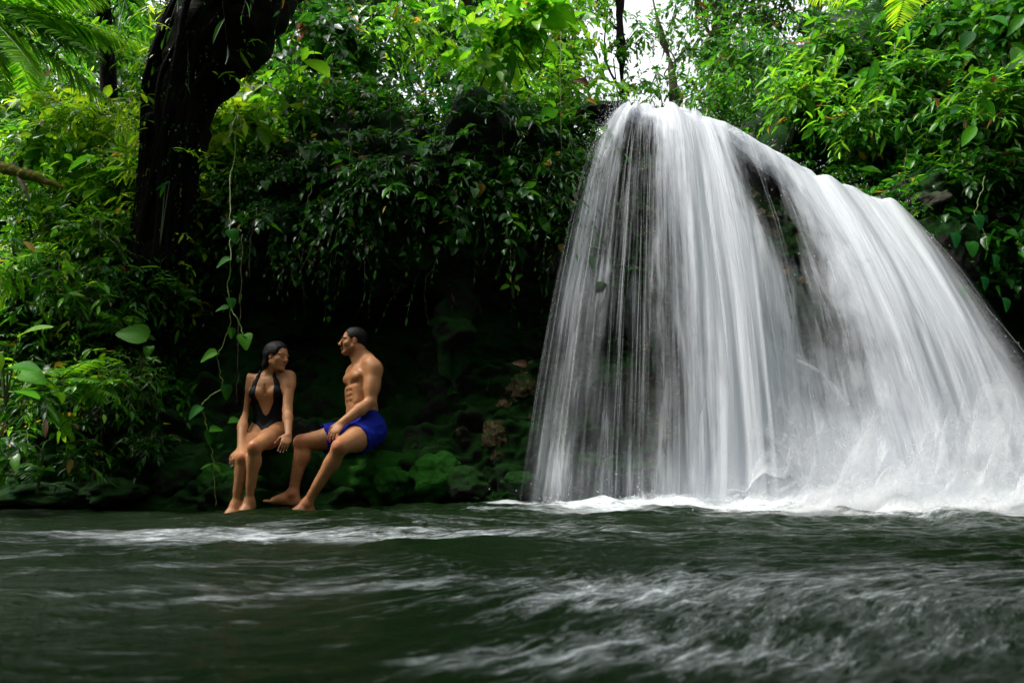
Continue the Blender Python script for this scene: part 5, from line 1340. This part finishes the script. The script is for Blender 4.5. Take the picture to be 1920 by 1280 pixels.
    g.ell(w(-.016, 0, .038), HR, (.1015*sc, .080*sc, .088*sc), .01); g.cone(w(-.055, 0, -.01), w(-.068, 0, -.045), .050*sc, .036*sc, .03)
    L_ = (g.pts()-hc)@HR.T/sc
    cut = 1.15*L_[..., 0]-.018-L_[..., 2]; cut = np.maximum(cut, -.052-L_[..., 2])
    temple = np.maximum(L_[..., 0]-.072+0.35*np.abs(L_[..., 1]), -1)
    side = np.minimum(.070-L_[..., 2], (L_[..., 0]-.030))                       # recede at the temples
    ear = .026-np.sqrt((L_[..., 0]-.0)**2+(L_[..., 2]+.004)**2)
    g.F = np.maximum.reduce([g.F, cut*.7*sc, temple*sc, np.minimum(ear, np.abs(L_[..., 1])-.05)*sc]).astype(np.float32)
    g.F += (0.0012*vnoise(g.pts()*200, 3)).astype(np.float32)
    finish(g, 'hair', M_HAIR, root, None, 1)
    # shorts
    lo2 = np.minimum(np.minimum(hipc, kn), kf)-.2; hi2 = hipc+.32
    s_ = Field(lo2, hi2, .005)
    H = lambda x, y, z: hipc+x*f_+y*l_+z*u_
    s_.ell(H(.0, 0, .01), R, (.134, .178, .115), .04); s_.ell(H(0.028, 0, .09), R, (.136, .164, .13), .04)
    hems = []
    for hp, k_, fr in ((hn, kn, .50), (hf2, kf, .64)):
        td = nrm(k_-hp); e = hp+(k_-hp)*fr
        s_.cone(hp, e, .124, .120, .05); hems.append((e, td))
    pts = s_.pts(); f0 = s_.F.copy()
    for e, td in hems:
        q = (pts-e)@td; near = np.linalg.norm(pts-e, axis=-1) < .19
        f0 = np.where(near, np.maximum(f0, q), f0)
    zt = (pts-hipc)@u_; slant = .150+.06*np.clip((pts-hipc)@f_, -.2, .2)
    f0 = np.maximum(f0, zt-slant)
    wr_ = .008*vnoise(np.stack([(pts@f_)*10, (pts@l_)*26, (pts@u_)*24], -1), 4)+.0015*vnoise(pts*45, 8)
    f0 = f0+wr_
    # carve out the opening so the hem stands off the thigh
    carve = Field(lo2, hi2, .005)
    for (hp, k_, fr) in ((hn, kn, .50), (hf2, kf, .64)): carve.cone(hp+(k_-hp)*.25, hp+(k_-hp)*.95, .102, .104, .01)
    s_.F = np.maximum(f0, -carve.F-0.0).astype(np.float32)
    finish(s_, 'swim_shorts', M_SHORTS, root, None, 1)
    g = Field(H(.10, 0, .12)-.06, H(.10, 0, .12)+.06, .004)
    g.cone(H(.108, .008, .10), H(.125, .014, .05), .0035, .003, .002); g.cone(H(.108, -.006, .10), H(.125, -.016, .055), .0035, .003, .002)
    finish(g, 'drawstring', M_NAIL, root)
    return root

# ---------------------------------------------------------------- the woman
def build_woman():
    root = empty('person', P(460, 945, 5.25), 'woman in black plunging swimsuit sitting on the rock, looking right at the man', 'person')
    Q = P
    hipc = Q(505, 806, 5.60); chest = Q(503, 732, 5.56); neckb = Q(506, 700, 5.56)
    left = nrm(np.array([.98, .05, .04])); R = torso_frame(hipc, chest, left); f_, l_, u_ = R
    lo = Q(425, 965, 5.0)-.12; lo[1] = 4.75; lo[2] = -.22; hi = np.array([Q(570, 640, 5.5)[0]+.10, 5.9, Q(520, 622, 5.5)[2]+.06])
    fl = Field(lo, hi, .0042)
    T = lambda x, y, z: chest+x*f_+y*l_+z*u_
    H = lambda x, y, z: hipc+x*f_+y*l_+z*u_
    rk, lk = Q(456, 858, 5.17), Q(477, 838, 5.10); ra, la = Q(442, 946, 5.20), Q(467, 940, 5.20)
    hl = hipc+l_*.082+u_*-.02; hr = hipc-l_*.082+u_*-.02
    def torso(g, grow=0.0):
        g.ell(T(0, 0, .02), R, (.090+grow, .146+grow, .115+grow), .04)
        g.ell(T(-.005, 0, -.10), R, (.082+grow, .128+grow, .12+grow), .05)
        g.ell(H(.0, 0, .09), R, (.080+grow, .122+grow, .10+grow), .05)
        g.ell(H(-.015, 0, .0), R, (.105+grow, .150+grow, .092+grow), .05)
        for s in (-1, 1):
            g.ell(T(.062, .070*s, -.018), R, (.050+grow, .060+grow, .053+grow), .022)
    torso(fl)
    for s in (-1, 1):
        fl.cone(T(-.02, .02*s, .128), T(-.005, .120*s, .082+.014*(s > 0)), .034, .038, .05)
        fl.cone(T(.052, .015*s, .092), T(.02, .12*s, .108), .011, .011, .015)
    fl.cone(T(.09, 0, .05), T(.085, 0, -.02), .006, .008, .012, 's')
    # head
    hc = Q(520, 668, 5.50); hf = nrm(np.array([.88, -.46, -.16])); HR = frame_of(hf, nrm(np.array([.10, 0, 1]))); sc = .93
    fl.cone(T(-.015, 0, .10), hc+sc*(np.array([-.035, 0, -.05])@HR), .050, .047, .03)
    w = head(fl, hc, HR, sc, True)
    # arms
    sr, er, wr = Q(463, 713, 5.54), Q(456, 778, 5.50), Q(451, 842, 5.22)
    sl_, el_, wl = Q(543, 707, 5.54), Q(539, 768, 5.46), Q(541, 815, 5.28)
    for s0, e0, w0 in ((sr, er, wr), (sl_, el_, wl)):
        fl.cone(s0+u_*.008-l_*.01*np.sign((s0-chest)@l_), s0+(e0-s0)*.22, .046, .050, .05); fl.cone(s0, e0, .047, .037, .03); fl.cone(e0, e0+(w0-e0)*.35, .036, .038, .02); fl.cone(e0+(w0-e0)*.3, w0, .038, .023, .02)
    tr_ = hand(fl, wr, nrm(np.array([-.42, -.45, -.55])), np.array([.1, .2, -.9]), np.array([.3, -.6, .2]), L=.165, curl=(.45, .5, .5, .45), r=.0078)
    tl_ = hand(fl, wl, nrm(np.array([-.10, -.5, -.75])), np.array([-.3, .3, -.6]), np.array([-.8, -.2, 0]), L=.165, curl=(.35, .5, .5, .55), r=.0078)
    for hp, k_, a_ in ((hl, lk, la), (hr, rk, ra)):
        fl.cone(hp, hp+(k_-hp)*.5, .084, .073, .04); fl.cone(hp+(k_-hp)*.45, k_, .073, .048, .04)
        td = nrm(k_-hp); sd = nrm(a_-k_); fw = nrm(td-sd*np.dot(td, sd))
        fl.ell(k_+fw*.012+np.array([0, 0, .003]), frame_of(fw, -sd), (.040, .038, .046), .025)
        fl.cone(k_-fw*.012, k_+(a_-k_)*.3-fw*.022, .042, .047, .03); fl.cone(k_+(a_-k_)*.25-fw*.020, k_+(a_-k_)*.7-fw*.006, .047, .032, .03); fl.cone(k_, a_, .040, .028, .02)
    foot(fl, la, np.array([-.25, -.9, -.55]), .235); foot(fl, ra, np.array([-.45, -.8, -.55]), .235)
    def at(V):
        rd = .7*gauss(V, rk+np.array([0, -.04, .01]), .04)+.7*gauss(V, lk+np.array([0, -.04, .01]), .04)+.5*gauss(V, w(.11, 0, -.03), .02)+.35*gauss(V, w(.06, -.045, -.03), .03)+.35*gauss(V, w(.06, .045, -.03), .03)
        rd += sum(.6*gauss(V, t_[0], .016) for t_ in tr_+tl_)
        B_ = (V-chest)@R.T
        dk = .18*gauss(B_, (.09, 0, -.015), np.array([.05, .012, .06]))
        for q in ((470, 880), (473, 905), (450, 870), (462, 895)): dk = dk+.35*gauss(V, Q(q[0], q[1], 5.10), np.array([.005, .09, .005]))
        return {'dark': np.clip(dk, 0, 1), 'red': np.clip(rd, 0, 1)}
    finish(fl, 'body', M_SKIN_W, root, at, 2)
    face_bits(w, HR, sc, root, M_HAIR, .8)
    # nails
    V, F = [], []
    for tp in tr_+tl_:
        p, v, nn = tp; b = blob(p+nn*.0055+v*.004, (.0048, .0048, .006), 3, 6, 0, 1); V.append(b)
    v, f = join(V); mesh('fingernails', v, f, M_NAIL, root)
    # hair
    g = Field(hc-np.array([.22, .2, .30]), hc+.17, .0042)
    g.ell(w(-.020, 0, .036), HR, (.112*sc, .094*sc, .098*sc), .02)
    g.ell(w(-.075, 0, .035), HR, (.060*sc, .066*sc, .062*sc), .03); g.cone(w(-.075, 0, .0), w(-.090, .01, -.08), .064*sc, .056*sc, .04); g.cone(w(-.085, .01, -.08), w(-.10, .02, -.17), .050*sc, .034*sc, .04)
    g.cone(w(-.045, -.055, .0), w(-.06, -.05, -.09), .030*sc, .026*sc, .03)
    pts = g.pts(); L_ = (pts-hc)@HR.T/sc
    cut = 1.35*L_[..., 0]-.045-L_[..., 2]
    fr = L_[..., 0]-.074+0.35*np.abs(L_[..., 1])
    keep = np.maximum(cut*.6, fr)
    ear = .022-np.sqrt((L_[..., 0]-.006)**2+(L_[..., 2]+.010)**2)
    g.F = np.maximum.reduce([g.F, keep*sc, np.minimum(ear, np.abs(L_[..., 1])-.045)*sc]).astype(np.float32)
    g.F += (0.0022*vnoise(np.stack([L_[..., 0]*18, L_[..., 1]*170, L_[..., 2]*22], -1), 3)+.003*vnoise(pts*18, 5)).astype(np.float32)
    finish(g, 'hair', M_HAIR, root, None, 1)
    # swimsuit
    lo2 = np.minimum(hipc, chest)-np.array([.26, .26, .2]); hi2 = chest+np.array([.22, .2, .24])
    s_ = Field(lo2, hi2, .0036); torso(s_, .0065)
    for hp, k_ in ((hl, lk), (hr, rk)): s_.cone(hp, hp+(k_-hp)*.3, .0905, .086, .04)
    pts = s_.pts(); B_ = (pts-chest)@R.T; x, y, z = B_[..., 0], B_[..., 1], B_[..., 2]
    ay = np.abs(y)
    zh = (hipc-chest)@u_                                  # about -.30
    front = x > -.01
    inner = np.interp(z, [-.205, -.18, -.10, -.03, .04, .10, .16], [-.005, .022, .056, .072, .072, .062, .052])   # plunge opening half width
    inner = np.where(z < -.205, -.2, inner)
    outer = np.interp(z, [-.10, -.045, -.01, .03, .08, .14], [.30, .30, .180, .145, .108, .078])
    d_front = np.maximum(inner-ay, ay-outer)
    d_back = z+.14
    reg = np.where(front, d_front, d_back)
    legcut = (zh+.055-z)-(.0)                              # high-cut leg: rises outwards
    lim = zh-.060+np.clip(ay-.028, 0, 1)*1.5
    reg = np.maximum(reg, np.where(x > -.03, (lim-z)*.6, zh-.12-z))
    reg = np.maximum(reg, np.where(z < zh+.12, x-(.118-.8*np.clip(ay-.028, 0, 1)), -1)*.7)
    s_.F = np.maximum(s_.F, reg).astype(np.float32)
    # halter straps up to the nape
    for s in (-1, 1):
        s_.cone(T(.072, .086*s, .055), T(.050, .064*s, .118), .013, .010, .012, sq=(f_, .6)); s_.cone(T(.050, .064*s, .118), T(.012, .056*s, .160), .010, .008, .012); s_.cone(T(.012, .056*s, .160), T(-.045, .030*s, .168), .008, .008, .012)
    finish(s_, 'swimsuit', M_SUIT, root, None, 1)
    return root
man = build_man()
woman = build_woman()

# ------------------------------------------------------------------ boulders
BLD = [ # px,py,D,rad,material,label
 (688, 897, 5.66, (.36, .28, .27), M_BOULDER, 'mossy boulder the man sits on', 1),
 (512, 900, 5.66, (.36, .26, .26), M_BOULDER, 'bright mossy boulder between the woman\'s and the man\'s legs', 2),
 (420, 912, 5.55, (.20, .2, .17), M_BOULDER, 'small mossy stone left of the woman\'s shins', 3),
 (738, 905, 5.45, (.16, .14, .15), M_BOULDER, 'round mossy stone right of the man\'s legs', 4),
 (815, 900, 5.55, (.26, .2, .2), M_BOULDER, 'dark wet stone in the middle of the waterline', 5),
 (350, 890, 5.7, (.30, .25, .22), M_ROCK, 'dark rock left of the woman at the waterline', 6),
 (930, 815, 5.80, (.11, .08, .12), M_PALE, 'pale tan wet rock low beside the falls', 7),
 (985, 725, 5.90, (.14, .10, .10), M_PALE, 'brown cracked rock with fallen leaf beside the falls', 8),
  (870, 905, 5.5, (.20, .15, .13), M_ROCK, 'black stone near the foam at the foot of the cliff', 12),
 (980, 905, 5.5, (.16, .12, .10), M_ROCK, 'black stone at the left foot of the falls', 13),
 (1035, 480, 6.0, (.13, .13, .20), M_FROCK, 'wet rock knob at the left edge of the falls', 14),
 (60, 930, 5.0, (.30, .2, .10), M_ROCK, 'low dark rock at the water on the far left', 16),
 (210, 925, 5.35, (.28, .2, .12), M_ROCK, 'low dark rock on the left bank waterline', 17),
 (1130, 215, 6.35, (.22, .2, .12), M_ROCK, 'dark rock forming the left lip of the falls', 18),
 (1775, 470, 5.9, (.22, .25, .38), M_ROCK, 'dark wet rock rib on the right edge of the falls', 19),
 (1740, 390, 6.0, (.18, .25, .14), M_FROCK, 'brown rock lip where the falls end on the right', 20),
]
for (px, py, D, rad, mt, lab, sd) in BLD:
    c = P(px, py, D+(.12 if mt is M_PALE else .1)); v, f = blob(c, rad, 70+sd, 40, .42 if mt is M_PALE else .24, 2.2 if mt is M_PALE else 1.7)
    v += (fbm(v*9, 3, 5)[:, None])*0.02*min(rad)/.15*nrm(v-c)
    tag(mesh('boulder', v, f, mt), lab, 'rock', None)
# root-like rock column on the cliff
rc = None
v, f = tube([P(855, 450, 6.35), P(848, 560, 6.22), P(843, 640, 6.14), P(850, 740, 6.1)], [.10, .13, .15, .13], 28, 70, .16, 4, 3)
tag(mesh('stone_column', v, f, M_ROCK), 'dark ribbed column of wet rock on the cliff wall right of the man', 'rock')
